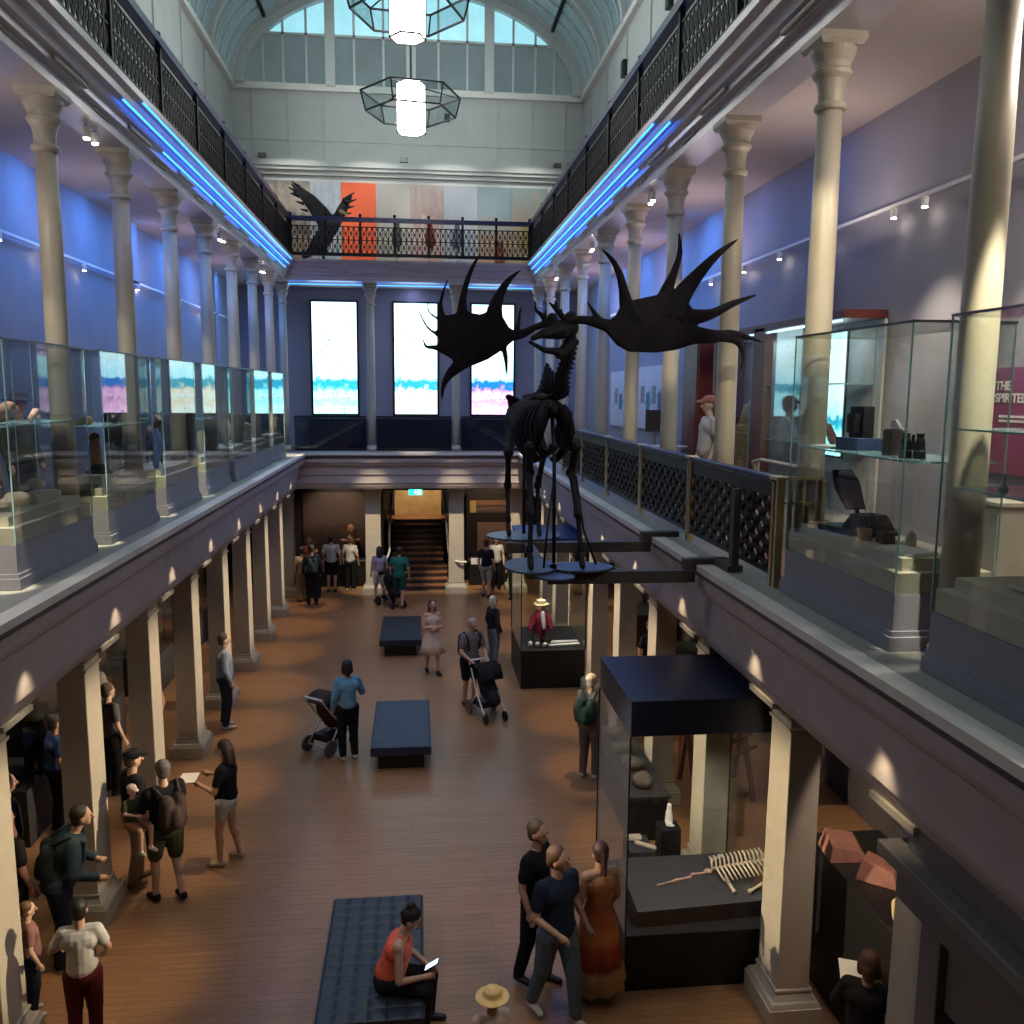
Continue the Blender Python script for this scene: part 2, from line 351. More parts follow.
# upper end wall posters (flat printed panels on the attic wall behind the top balcony)
poster_stops = {
 'relief': [(0, (.10, .09, .09)), (.4, (.34, .27, .20)), (.55, (.10, .09, .09)), (.75, (.38, .33, .28)), (1, (.16, .15, .14))],
 'sketch': [(0, (.16, .19, .24)), (.45, (.42, .46, .50)), (.6, (.20, .24, .30)), (1, (.36, .40, .46))],
 'orange': [(0, (.72, .10, .02)), (1, (.66, .09, .02))],
 'stone': [(0, (.28, .25, .22)), (1, (.34, .33, .31))],
 'floral': [(0, (.32, .16, .14)), (.5, (.40, .32, .30)), (.65, (.26, .18, .16)), (1, (.34, .30, .28))],
 'mist': [(0, (.26, .29, .36)), (1, (.33, .36, .41))],
 'dunes': [(0, (.30, .20, .13)), (.5, (.28, .21, .15)), (.68, (.18, .25, .28)), (1, (.18, .27, .31))],
 'haze': [(0, (.38, .26, .14)), (.6, (.28, .23, .17)), (1, (.17, .25, .27))]}
edges = [(264, 310, 'relief', 'grey and tan mottled wall panel behind the mounted bird'), (310, 341, 'sketch', 'pale blue grey mottled wall panel beside the orange one'), (341, 376, 'orange', 'plain vivid orange wall panel behind the top balcony'),
         (376, 411, 'stone', 'pale stone grey wall panel beside the orange one'), (411, 444, 'floral', 'pinkish grey wall panel behind the small bright bird'), (444, 478, 'mist', 'plain misty blue grey wall panel behind the top balcony'),
         (478, 511, 'dunes', 'wall panel with blue grey top over a brown lower half'), (511, 548, 'haze', 'end wall panel fading from teal grey to golden tan')]
for a, b, nm, lb in edges:
    grad_mat('poster_'+nm, poster_stops[nm], noise=.45, scale=5)
    x0, x1 = at(a, 190, Y=29.1).x, at(b, 190, Y=29.1).x
    tag(MB().box(x0, x1-.01, 29.12, 29.17, 9.85, 12.68).build('wall_poster', MATS['poster_'+nm]), lb, 'poster', 'printed panels behind the top balcony')
# ------------------------------------------------------------------ upper cast columns
def column_parts(parent, h, lit='cream'):
    s = MB().lathe([(.16, 0), (.17, .06), (.145, .11), (.13, .16)], (0, 0, 0), 20); s.build('base', lit, parent, smooth=False)
    MB().lathe([(.124, .14), (.122, 1.2), (.116, 3.2), (.106, h-.60)], (0, 0, 0), 24).build('shaft', lit, parent, smooth=True)
    c = MB().lathe([(.106, h-.62), (.135, h-.605), (.142, h-.58), (.135, h-.555), (.110, h-.545), (.112, h-.44), (.13, h-.36), (.165, h-.32), (.172, h-.29), (.15, h-.27), (.155, h-.22), (.185, h-.16), (.195, h-.14), (.2, h-.10)], (0, 0, 0), 28)
    c.frus(-.18, .18, -.18, .18, h-.10, h-.06, .03); c.box(-.21, .21, -.21, .21, h-.06, h)
    c.build('capital', lit, parent)
proto = None
H_COL = ZC-ZL
def add_col(x, y, label, grp):
    global proto
    if proto is None:
        proto = thing('gallery_column', label, 'column', (x, y, ZL), 0, grp, 'thing'); column_parts(proto, H_COL); return proto
    c = copytree(proto); c.location = (x, y, ZL); tag(c, label, 'column', grp); return c
for k in range(7, -1, -1):
    add_col(-W, YK(k), 'cream gallery column behind the specimen cases, %s counted from the end wall' % ORD[7-k], 'columns along the glass case gallery')
for k in range(7, -3, -1):
    add_col(W, YK(k), 'cream gallery column along the bronze railing side, %s counted from the end wall' % ORD[7-k], 'columns along the railing gallery')
for x, nm in ((-1.24, 'between the cyan and the sandy screens'), (1.285, 'between the sandy and the pink screens')):
    add_col(x, YE, 'slim cream column on the end ledge '+nm, 'columns before the end screens')
# lower pillars
def pillar_parts(p):
    MB().box(-.27, .27, -.34, .34, 0, .2).frus(-.24, .24, -.31, .31, .25, .2, .02).frus(-.17, .17, -.24, .24, .33, .25, .04).box(-.19, .19, -.26, .26, .33, .36).build('base', 'cream_dull', p, bevel=.006)
    MB().frus(-.155, .155, -.225, .225, 3.04, .36, .012).build('shaft', 'cream_dull', p, bevel=.008)
    c = MB().box(-.175, .175, -.245, .245, 3.02, 3.05).box(-.155, .155, -.225, .225, 3.05, 3.16).box(-.18, .18, -.25, .25, 3.16, 3.19).frus(-.17, .17, -.24, .24, 3.19, 3.25, .05).frus(-.24, .24, -.25, .25, 3.25, 3.275, .04).box(-.38, .38, -.29, .29, 3.275, 3.33)
    for i in range(6): c.ball((0, -.2+i*.08, 3.125), (.175, .028, .03), 8, 6)
    c.build('capital', 'cream_dull', p)
pp = None
def add_pillar(x, y, label, grp, rz=0):
    global pp
    if pp is None:
        pp = thing('hall_pillar', label, 'pillar', (x, y, 0), rz, grp, 'thing'); pillar_parts(pp); return pp
    c = copytree(pp); c.location = (x, y, 0); c.rotation_euler = (0, 0, rz); tag(c, label, 'pillar', grp); return c
for k in range(6, -2, -1):
    add_pillar(-W, YK(k), 'square cream hall pillar under the specimen cases, %s counted from the end wall' % ORD[6-k], 'pillars under the glass case gallery')
for k in range(6, -3, -1):
    add_pillar(W, YK(k), 'square cream hall pillar under the railing side ledge, %s counted from the end wall' % ORD[6-k], 'pillars under the railing gallery')
add_pillar(-1.24, YE, 'square cream pillar beside the stairs, on the side of the standing group', 'pillars flanking the end stairs', PI/2)
add_pillar(1.285, YE, 'square cream pillar beside the stairs, next to the white handrail screen', 'pillars flanking the end stairs', PI/2)
add_pillar(3.15, YE, 'square cream pillar behind the first small display case at the end wall', 'pillars flanking the end stairs', PI/2)
add_pillar(-W, YE, 'square cream corner pillar where the end wall meets the case gallery', 'pillars flanking the end stairs', 0)
# foreground portal (stair enclosure lintel) under the railing gallery
s = MB().box(3.40, 4.1, 1.0, 5.35, 2.75, 3.02).box(3.30, 4.1, 1.0, 5.45, 3.02, 3.12).frus(3.44, 4.1, 1.0, 5.3, 3.12, 3.33, 0)
s.box(3.46, 4.05, 4.9, 5.12, 0, 2.75).box(3.46, 4.05, 3.9, 4.2, 0, 2.75).box(3.52, 3.6, 4.2, 4.9, 2.2, 2.75)
struct('trim_portal', s, mat('portal', (.15, .135, .13), .5), bevel=.01)
# ------------------------------------------------------------------ top balcony railing
def lattice(mb, L_, h, z0, pitch, w, ring=True):
    n = max(1, round(L_/pitch)); p = L_/n
    for i in range(n+1): mb.bar((i*p, 0, z0), (i*p, 0, z0+h), w*.8)
    for i in range(n):
        x = i*p; m = 2
        for j in range(m):
            a, b = z0+h*j/m, z0+h*(j+1)/m
            mb.bar((x, 0, a), (x+p, 0, b), w*.7); mb.bar((x+p, 0, a), (x, 0, b), w*.7)
        for j in range(m):
            c = V((x+p/2, 0, z0+h*(j+.5)/m)); r = p*.22
            for q in range(6):
                a0, a1 = q*PI/3, (q+1)*PI/3
                mb.bar(c+V((math.cos(a0)*r, 0, math.sin(a0)*r)), c+V((math.cos(a1)*r, 0, math.sin(a1)*r)), w*.6)
    for z in (z0, z0+h*.5, z0+h): mb.bar((0, 0, z), (L_, 0, z), w)
def top_rail(name, label, P, Q, bays, cat='balcony railing'):
    P, Q = V(P), V(Q); d = Q-P; L_ = d.length; rz = math.atan2(d.y, d.x)
    t = thing(name, label, cat, P, rz)
    MB().box(0, L_, -.07, .07, .92, 1.03).build('handrail', 'iron_blue', t)
    MB().box(0, L_, -.04, .04, 0, .06).build('bottom_rail', 'iron', t)
    b = L_/bays; pst = MB().box(-.03, .03, -.035, .035, 0, 1.06).ball((0, 0, 1.09), .045, 8, 6); lat = MB(); lattice(lat, b-.06, .70, .08, .15, .028)
    o = None; q = None
    for i in range(bays+1):
        if o is None: o = pst.build('post', 'iron', t); q = lat.build('lattice_panel', 'iron', t); q.location = (.03, 0, 0)
        else:
            c = o.copy(); C.objects.link(c); c.location = (i*b, 0, 0)
            if i < bays: c = q.copy(); C.objects.link(c); c.location = (i*b+.03, 0, 0)
    return t
top_rail('balcony_railing', 'dark iron lattice railing of the top balcony above the glass case gallery', (-3.33, 1.0, 9.84), (-3.33, 25.0, 9.84), 12)
top_rail('balcony_railing', 'dark iron lattice railing of the top balcony above the bronze railing', (3.33, 1.0, 9.84), (3.33, 25.0, 9.84), 12)
top_rail('balcony_railing', 'dark iron lattice railing of the end balcony before the coloured panels', (-3.27, 25.1, 9.84), (3.27, 25.1, 9.84), 7)
# streaky blue glow under the cornice drawn as glowing strips, and the pale strip below the handrail
for sg, nm in ((-1, 'above the glass case gallery'), (1, 'above the bronze railing gallery')):
    for x, z, y0_, pos in ((3.275, 9.752, 12, 'topmost'), (3.345, 9.71, 10.5, 'second highest'), (3.36, 9.632, 11.5, 'third highest'), (3.45, 9.535, 13.5, 'fourth highest'), (3.51, 9.505, 16, 'lowest')):
        a, b = sorted((sg*(x-.009), sg*(x+.009)))
        tag(MB().box(a, b, y0_, 25.2, z-.014, z+.004).build('glow_strip', 'blue_glow'), 'thin blue streak of cornice glow, %s of five, %s' % (pos, nm), 'light strip', 'blue glow streaks under the cornice')
tag(MB().box(-3.9, 3.9, YE-.10, YE-.09, 9.235, 9.255).build('glow_strip', 'blue_glow'), 'thin blue glowing strip across the end wall above the screens', 'light strip')
# spotlights clipped at the cornice
def spot_heads(x, y, z, lab):
    t = thing('spotlight', lab, 'spotlight', (x, y, z), 0, 'spotlights under the cornice')
    for i in range(2):
        MB().lathe([(.045, 0), (.05, .12), (.03, .14)], (i*.02, i*.22, -.16), 12).build('lamp_housing', 'white', t)
        MB().lathe([(.035, 0), (.03, .012)], (i*.02, i*.22, -.175), 12).build('bulb', 'spot_glow', t)
        MB().bar((i*.02, i*.22, -.03), (i*.02, i*.22, 0), .02).build('bracket', 'white', t)
for i, (k, sg) in enumerate([(0, -1), (3, -1), (5, -1), (1, 1), (3, 1), (5, 1)]):
    spot_heads(sg*3.75, YK(k)+1.15, 9.29, 'small paired spotlights, cornice of %s, %s pair from the end' % ('glass case gallery' if sg < 0 else 'bronze railing gallery', ORD[2-i % 3]))
# wall tracks with spotlights
for sg, nm in ((-1, 'glass case gallery'), (1, 'bronze railing gallery')):
    t = thing('lighting_track', 'long white lighting track with small lit spotlights along the wall of the '+nm, 'lighting track', (sg*5.40, 0, 8.27), 0)
    MB().box(-.02, .02, 4, 27, -.02, .02).build('track_rail', 'white', t)
    for y in (5, 10, 15, 20, 25): MB().bar((0, y, 0), (sg*.1, y, .02), .02).build('wall_bracket', 'white', t)
    for y in (8.9, 9.5, 11.2, 12.6, 14.0, 15.6, 18.4, 21.5, 24):
        h = MB().lathe([(.035, 0), (.04, .09), (.02, .11)], (-sg*.04, y, -.14), 10).build('spot_head', 'white', t)
        MB().lathe([(.028, 0), (.024, .01)], (-sg*.04, y, -.15), 10).build('bulb', 'spot_glow', h)
# small black wall boxes on the attic
for i, (sg, y) in enumerate([(-1, 18.9), (1, 23.3), (1, 19.2)]):
    tag(MB().box(*sorted((sg*5.38, sg*5.5)), y-.13, y+.13, 14.2, 14.6).build('wall_speaker', 'black', bevel=.01), ['small black speaker box high on the attic wall above the case gallery', 'small black attic speaker above the railing gallery, nearer the arched end window', 'small black attic speaker above the railing gallery, farther from the arched end window'][i], 'speaker', 'attic speakers')
for i, (px, py) in enumerate([(262, 150), (404, 157), (557, 163)]):
    p = at(px, py, Y=29.1); tag(MB().box(p.x-.12, p.x+.12, 28.98, 29.19, 13.32, 13.46).build('floodlight', 'steel', bevel=.01), ['small grey floodlight on the end cornice above the mottled panels', 'small grey floodlight in the middle of the end cornice', 'small grey floodlight on the end cornice above the tan panel'][i], 'floodlight', 'floodlights on the end cornice')
tag(MB().box(.98+.05, 1.2, 29.08, 29.18, 14.62, 14.85).build('wall_speaker', 'black'), 'tiny black box on the end attic wall below the arched window', 'speaker')
# ------------------------------------------------------------------ hexagonal lanterns
def lantern(loc, label, cable):
    t = thing('pendant_lantern', label, 'lantern', loc, math.radians(8), 'hexagonal lanterns'); R6 = 1.08; r2 = .30
    hexp = lambda r, z, a0=0: [V((r*math.cos(a0+i*PI/3), r*math.sin(a0+i*PI/3), z)) for i in range(6)]
    c = MB(); c.lathe([(r2, -.62), (r2, .36), (r2*.9, .38)], (0, 0, 0), 6); c.build('shade', 'lamp_glow', t)
    f = MB(); H = hexp(r2+.012, -.63)
    for i in range(6): f.bar(H[i], H[(i+1) % 6], .025); f.bar(H[i], H[i]+V((0, 0, 1.0)), .018)
    f.build('shade_frame', 'iron', t)
    g = MB(); A_, B_ = hexp(R6, .16), hexp(R6*.90, -.24)
    fr = MB()
    for i in range(6):
        j = (i+1) % 6
        fr.bar(A_[i], A_[j], .03); fr.bar(B_[i], B_[j], .03); fr.bar(A_[i], B_[i], .03)
        n_ = ((A_[i]+A_[j])/2).normalized()*.004
        g.add([A_[i]-n_, A_[j]-n_, B_[j]-n_, B_[i]-n_, A_[i]+n_, A_[j]+n_, B_[j]+n_, B_[i]+n_], [(0, 1, 2, 3), (7, 6, 5, 4), (0, 4, 5, 1), (1, 5, 6, 2), (2, 6, 7, 3), (3, 7, 4, 0)])
    fr.build('ring_frame', 'iron', t); g.build('glass_ring', 'lantern_glass', t)
    a = MB()
    for i in range(0, 6, 2): a.bar(hexp(r2, .3)[i], A_[i], .02)
    a.build('arm', 'iron', t)
    MB().tube([(0, 0, .36), (0, 0, cable)], .025, 8).build('hanging_rod', 'iron', t)
    return t
lantern((.03, 20, 12.35), 'glowing hexagonal lantern in a glass ring, hung lower before the arched window', 6.2)
lantern((0, 16, 12.78), 'glowing hexagonal lantern in a glass ring, cut by the top edge of the view', 5.9)
# ------------------------------------------------------------------ end gallery: screens, glass balustrade
for (a, b, mt, lb) in ((-3.2, -1.8, 'screen_cyan', 'tall lit screen showing a cyan and white scene with a small dark cloud'), (-.6, .77, 'screen_sand', 'tall lit screen with white sky over pale sandy land, the middle of three'), (1.9, 3.26, 'screen_pink', 'tall lit screen with a blue and pink landscape behind the antler')):
    t = thing('mounted_video_screen', lb, 'screen', ((a+b)/2, 28.94, 5.44), 0, 'tall screens on the end wall'); w = (b-a)/2
    MB().box(-w, w, -.01, .0, 0, 3.53).build('display', mt, t)
    MB().box(-w-.06, -w, -.03, .05, -.06, 3.59).box(w, w+.06, -.03, .05, -.06, 3.59).box(-w, w, -.03, .05, -.06, 0).box(-w, w, -.03, .05, 3.53, 3.59).box(-w, w, .0, .05, 0, 3.53).build('bezel', 'black_gloss', t)
for i, (a, b) in enumerate(((-3.5, -1.4), (-1.1, 1.14), (1.43, 3.5))):
    t = thing('glass_balustrade', 'dark glass balustrade panel with thin rail below the %s screen' % ('cyan', 'sandy', 'pink')[i], 'balustrade', (0, YE-.12, ZL), 0, 'glass balustrades on the end ledge')
    MB().box(a, b, -.008, .008, .05, 1.0).build('glass_pane', 'dark_glass', t)
    MB().box(a, b, -.02, .02, 1.0, 1.03).build('top_rail', 'iron', t); MB().box(a, b, -.03, .03, 0, .05).build('base_rail', 'iron', t)
s = MB()
for x in (-2.5, .05, 2.58): s.box(x-.02, x+.02, 0, 0, 0, 0) if False else None
# low cabinets behind the balustrade
tag(MB().box(-3.3, 3.4, 28.4, 28.9, 4.36, 5.3).build('low_cabinet', 'entab_dark', bevel=.01), 'long low dark cabinet standing under the three screens', 'cabinet')
# frieze blocks above the screens
s = MB()
for px in (371, 456): x = -1.24 if px == 371 else 1.285; s.box(x-.55, x+.55, 25.85, 26.0, 9.5, 9.72)
struct('trim_frieze_blocks', s, 'cornice', bevel=.01)
for sg in (-1, 1):   # brackets along the sides
    s = MB()
    for k in range(-1, 7):
        a, b = sorted((sg*3.46, sg*3.62)); s.box(a, b, YK(k)-.45, YK(k)+.45, 9.46, 9.515)
        s.box(*sorted((sg*3.55, sg*3.66)), YK(k)+.9, YK(k)+1.45, 9.385, 9.43)
    struct('trim_brackets_'+('left' if sg < 0 else 'right'), s, 'cream', bevel=.02)
# ------------------------------------------------------------------ bronze railing
t = thing('bronze_railing', 'bronze gallery railing with pierced panels and brass posts beside the skeleton', 'railing', (3.43, 0, ZL))
RZ = 1.0
ys = [7.72]+[YK(k)+.12 for k in range(0, 5)]
def pierced(mb, y0, y1, z0, z1):
    L_ = y1-y0; mb.box(-.02, .02, y0, y1, z0, z0+.05).box(-.02, .02, y0, y1, z1-.13, z1)
    nu = max(4, round(L_/.135)); nv = 7; du = L_/nu; dv = (z1-.13-z0-.05)/nv
    for i in range(nu):
        for j in range(nv):
            a = (y0+i*du, z0+.05+j*dv); f = (i+j) % 2
            p, q = ((a[0], a[1]), (a[0]+du, a[1]+dv)) if f else ((a[0]+du, a[1]), (a[0], a[1]+dv))
            mb.bar((0, p[0], p[1]), (0, q[0], q[1]), .045, .040)
for i in range(len(ys)-1):
    mb = MB(); pierced(mb, ys[i]+.08, ys[i+1]-.08, .1, RZ-.04); mb.build('pierced_panel', 'bronze', t)
for i, y in enumerate(ys):
    mb = MB()
    for d in (-.045, .045): mb.box(-.035, .035, y+d-.024, y+d+.024, 0, RZ)
    mb.build('brass_post', 'brass', t)
    MB().box(-.06, .06, y-.09, y+.09, RZ, RZ+.035).build('post_cap', 'brass', t, bevel=.006)
MB().box(-.05, .05, 7.75, ys[-1], RZ-.02, RZ+.03).build('handrail', 'iron_blue', t, bevel=.01)
mb = MB()
for x in (.12, .24, .36): mb.box(x-.012, x+.012, 7.70, 7.74, .05, RZ)
mb.box(0, .42, 7.69, 7.75, RZ, RZ+.03).box(0, .42, 7.7, 7.74, .78, .8).box(.4, .44, 7.68, 7.76, 0, RZ); mb.build('return_gate', 'brass', t)
# ------------------------------------------------------------------ display cases on the ledges
BOXP = lambda x0, x1, y0, y1, z0, z1: MB().box(x0, x1, y0, y1, z0, z1)
def display_case(sg, y0, y1, top, label, grp, shelf=None, name='display_case'):
    """sg: side; local x runs from the hall edge inwards (towards the wall)."""
    t = thing(name, label, 'display case', (sg*3.43, y0, ZL), 0, grp); L_ = y1-y0; D = .74
    X = lambda a, b: tuple(sorted((sg*a, sg*b)))
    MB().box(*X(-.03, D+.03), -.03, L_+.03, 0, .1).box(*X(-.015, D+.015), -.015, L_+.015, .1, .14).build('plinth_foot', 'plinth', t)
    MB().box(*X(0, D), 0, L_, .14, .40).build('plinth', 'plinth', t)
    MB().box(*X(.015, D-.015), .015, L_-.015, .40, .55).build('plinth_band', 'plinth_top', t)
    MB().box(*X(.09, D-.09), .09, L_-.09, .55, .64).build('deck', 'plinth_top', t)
    g = .008
    for nm, b in (('front', (*X(0, g), 0, L_)), ('back', (*X(D-g, D), 0, L_)), ('e', (*X(g, D-g), 0, g)), ('f', (*X(g, D-g), L_-g, L_))):
        MB().box(*b, .40, top-.012).build('glass_pane', 'case_glass', t)
    MB().box(*X(0, D), 0, L_, top-.012, top).build('glass_pane', 'case_glass', t)
    f = MB(); w = .008
    for x in (0, D):
        f.box(*X(x-w, x+w), -w, L_+w, top-w, top+w)
    for y in (0, L_): f.box(*X(0, D), y-w, y+w, top-w, top+w)
    f.build('top_frame', 'steel', t)
    for x in (0, D):
        for y in (0, L_): MB().box(*X(x-.005, x+.005), y-.005, y+.005, .40, top).build('edge_joint', 'shelf_glass', t)
    for z, a, b in (shelf or []):
        MB().box(*X(.06, D-.06), a, b, z, z+.012).build('shelf', 'shelf_glass', t)
    return t
cols7 = 'first second third fourth fifth sixth seventh'.split()
for i, k in enumerate(range(-1, 6)):
    display_case(-1, YK(k)+.24, YK(k+1)-.25, 2.21, 'tall glass specimen case on a grey plinth, %s counted from the camera on the ledge' % cols7[i], 'glass cases along the ledge',
                 [(1.44, .1, 1.9)] if k == -1 else [(1.33, .08, 1.85)] if k == 0 else [(1.25, .9, 1.85)] if k == 2 else None)
display_case(1, 5.66, 7.50, 2.28, 'tall glass case holding binoculars, camera and a black folding device', 'glass cases beside the bronze railing', [(1.32, .0, 1.84)])
display_case(1, 3.25, 5.22, 2.28, 'tall glass case beside the view edge with shells on its shelf and pale papers', 'glass cases beside the bronze railing', [(1.57, .0, 1.97), (1.20, .0, 1.97)])
# ------------------------------------------------------------------ giant deer skeleton
deer = thing('deer_skeleton', 'dark giant deer skeleton with huge spread antlers standing on steel plates', 'skeleton')
def P4(s, ox, oy, x0=1.5, base=8.9, curl=.12):
    def f(u, v, dy=0):
        px, py = ox+u/s, oy+v/s; p = at(px, py, Y=base); y = base+curl*(p.x-x0)**2+dy
        return at(px, py, Y=y)
    return f
def antler(f, palm, tines, sc):
    m = MB(); n = len(palm); A_ = [f(u, v) for u, v in palm]; c = sum(A_, V())/n
    A_ = [p+(p-c).normalized()*.018 for p in A_]; d = V((0, .03, 0)); vs = [p-d for p in A_]+[p+d for p in A_]+[c-d*2.2, c+d*2.2]
    m.add(vs, [(i, (i+1) % n, n+(i+1) % n, n+i) for i in range(n)]+[(i, 2*n, (i+1) % n) for i in range(n)]+[(n+i, n+(i+1) % n, 2*n+1) for i in range(n)])
    for pts, r in tines:
        P = [f(u, v) for u, v in pts]; q = []; rr = []
        for i in range(len(P)-1):
            for k in range(4):
                t = k/4; p0 = P[max(i-1, 0)]; p1, p2 = P[i], P[i+1]; p3 = P[min(i+2, len(P)-1)]
                q.append(.5*((2*p1)+(p2-p0)*t+(2*p0-5*p1+4*p2-p3)*t*t+(3*p1-p0-3*p2+p3)*t**3)); rr.append((r[i]+(r[i+1]-r[i])*t)*sc)
        q.append(P[-1]); rr.append(r[-1]*sc); k0 = len(m.v); m.tube(q, [max(x, .006) for x in rr], 12)
        for i_ in range(k0, len(m.v)):
            x_, y_, z_ = m.v[i_]; yc = q[(i_-k0)//12].y; m.v[i_] = (x_, yc+.036*math.tanh((y_-yc)/.036), z_)
    return m
fl = P4(5.689, 420, 230)
pal = [(122, 500), (160, 492), (205, 485), (232, 462), (262, 462), (290, 482), (335, 490), (370, 478), (392, 435), (455, 430), (462, 500), (492, 552), (530, 578), (525, 625), (488, 655), (440, 690), (380, 728), (330, 748), (290, 765), (240, 790), (205, 762), (185, 725), (140, 700), (90, 672), (125, 620), (98, 590), (115, 540)]
tin = [([(160, 580), (128, 500), (118, 420), (133, 350), (160, 275)], (40, 22, 11, 9, 4)), ([(235, 560), (240, 480), (246, 380), (275, 270), (310, 190), (348, 138)], (50, 34, 20, 15, 11, 3)), ([(420, 560), (425, 455), (455, 365), (505, 285), (578, 222)], (60, 44, 28, 17, 3)),
       ([(130, 520), (95, 500), (55, 470), (42, 430), (62, 388)], (9, 8, 6, 5, 3)), ([(120, 620), (90, 590), (40, 550), (-5, 465), (-35, 420)], (11, 9, 7, 5, 3)), ([(140, 680), (80, 668), (35, 662), (15, 618)], (22, 14, 9, 3)),
       ([(280, 690), (225, 765), (165, 825), (132, 890), (125, 968)], (60, 40, 25, 14, 4)), ([(470, 640), (488, 730), (493, 830)], (20, 13, 4)), ([(548, 595), (560, 530), (572, 440)], (20, 12, 5)),
       ([(500, 600), (580, 592), (650, 556), (730, 532), (775, 540)], (36, 26, 20, 20, 22)), ([(725, 535), (690, 482), (660, 455), (655, 404)], (14, 14, 10, 5)), ([(712, 510), (718, 450)], (11, 5))]
mpx = 8.9/875/5.689
antler(fl, pal, tin, mpx).build('antler', 'antler_dark', deer, remesh=.012, blur=2)
fr_ = P4(2.695, 400, 230)
pal = [(556, 250), (585, 232), (602, 200), (640, 190), (690, 180), (722, 163), (760, 165), (772, 200), (790, 222), (795, 250), (783, 268), (800, 285), (790, 305), (740, 320), (690, 326), (620, 325), (588, 308), (566, 282), (548, 262)]
tin = [([(625, 250), (612, 210), (603, 165), (590, 115), (570, 78), (542, 50)], (34, 22, 14, 10, 7, 2)), ([(700, 225), (714, 175), (738, 115), (754, 62), (752, 5)], (34, 20, 11, 8, 2)), ([(730, 230), (760, 175), (810, 112), (860, 62), (912, 24)], (42, 28, 17, 10, 2)),
       ([(740, 245), (785, 236), (840, 226), (900, 197), (960, 175)], (36, 24, 15, 10, 3)), ([(735, 280), (790, 283), (850, 287), (905, 280), (975, 302)], (38, 26, 19, 10, 3)), ([(850, 288), (905, 298), (925, 335), (918, 378)], (15, 11, 6, 2)),
       ([(430, 262), (455, 246), (500, 243), (560, 258)], (10, 10, 12, 18)), ([(545, 248), (525, 225), (503, 190)], (9, 7, 2)), ([(450, 248), (428, 222), (402, 195)], (9, 8, 3)), ([(430, 225), (418, 190)], (5, 3)), ([(470, 245), (440, 238), (436, 208)], (4, 4, 2))]
antler(fr_, pal, tin, 8.9/875/2.695).build('antler', 'antler_dark', deer, remesh=.012, blur=2)
m = MB()
def J(px, py, y): return at(px, py, Y=y)
m.cap_(J(569, 328, 9.0), J(557, 330, 8.9), .105, .095); m.cap_(J(560, 331, 8.9), J(543, 334, 8.8), .09, .05); m.cap_(J(546, 332, 8.82), J(533, 338, 8.76), .052, .03); m.ball(J(571, 318, 9.0), .07); m.ball(J(552, 318, 8.92), .055)
m.build('skull', 'bone_dark', deer, remesh=.012)
MB().cap_(J(571, 342, 9.0), J(560, 354, 8.92), .06, .055).cap_(J(560, 352, 8.92), J(544, 350, 8.84), .045, .03).cap_(J(544, 350, 8.84), J(530, 342, 8.78), .028, .018).build('jaw', 'bone_dark', deer, remesh=.01)
sp_ = [J(571, 338, 9.02), J(568, 356, 9.1), J(563, 375, 9.2), J(561, 392, 9.3), V((1.56, 9.5, 6.12)), V((1.54, 9.9, 6.14)), V((1.52, 10.3, 6.10)), V((1.49, 10.7, 6.08)), V((1.46, 11.1, 6.06))]
def crv(P, k=6):
    P = [V(p) for p in P]
    q = []
    for i in range(len(P)-1):
        for j in range(k):
            t = j/k; p0 = P[max(i-1, 0)]; p1, p2 = P[i], P[i+1]; p3 = P[min(i+2, len(P)-1)]
            q.append(.5*((2*p1)+(p2-p0)*t+(2*p0-5*p1+4*p2-p3)*t*t+(3*p1-p0-3*p2+p3)*t**3))
    return q+[P[-1]]
nk = MB(); bk = MB()
for i, p in enumerate(crv(sp_, 4)):
    neck = i < 13; m = nk if neck else bk
    m.ball(p, (.06, .06, .045) if neck else (.055, .06, .05), 10, 8)
    if neck:
        for sg in (-1, 1): m.cap_(p, p+V((sg*.085, .02, -.03)), .022, .012)
        m.cap_(p, p+V((0, .07, .06)), .03, .015)
    else:
        h = .30*math.exp(-((p.y-9.65)/.35)**2)+.09
        m.tube([p, p+V((0, .05, h))], [.022, .014], 6)
        for sg in (-1, 1): m.cap_(p, p+V((sg*.10, 0, 0)), .018, .012)
nk.build('neck_vertebrae', 'bone_dark', deer, remesh=.014, blur=1); bk.cap_((1.56, 9.28, 6.0), (1.55, 9.6, 6.1), .09, .07); bk.build('backbone', 'bone_dark', deer, smooth=True)
rb = MB()
for i in range(13):
    y = 9.32+i*.105; w = .17+.16*math.sin(min(1, i/6)*PI/2); d = .50+.22*math.sin((i+2)/15*PI); x0 = 1.555-.035*i*.1; z0 = 6.10
    for sg in (-1, 1):
        pts = [V((x0+sg*w*math.sin(a)*(1 if a < PI*.5 else .9), y-.02-.16*math.sin(a/2)*(a/PI)+.12*(a/PI)**2, z0-d*(1-math.cos(a))/2)) for a in [PI*.88*j/9*(1 if i < 8 else .8) for j in range(10)]]
        rb.tube(pts, [.016+.016*math.sin(PI*j/9) for j in range(10)], 6)
rb.cap_((1.55, 9.15, 5.62), (1.54, 10.1, 5.42), .05, .035); rb.build('ribcage', 'bone_dark', deer, smooth=True)
def bone(m, p, q, r, k=1.45):
    r = r*1.2 if r > .0205 else r
    p, q = V(p), V(q); n = 9; pts = [p.lerp(q, i/n) for i in range(n+1)]
    m.tube(pts, [r*(1+(k-1)*(abs(i/n-.5)*2)**3.5) for i in range(n+1)], 8); m.ball(p, r*k*1.05, 8, 6); m.ball(q, r*k*1.05, 8, 6)
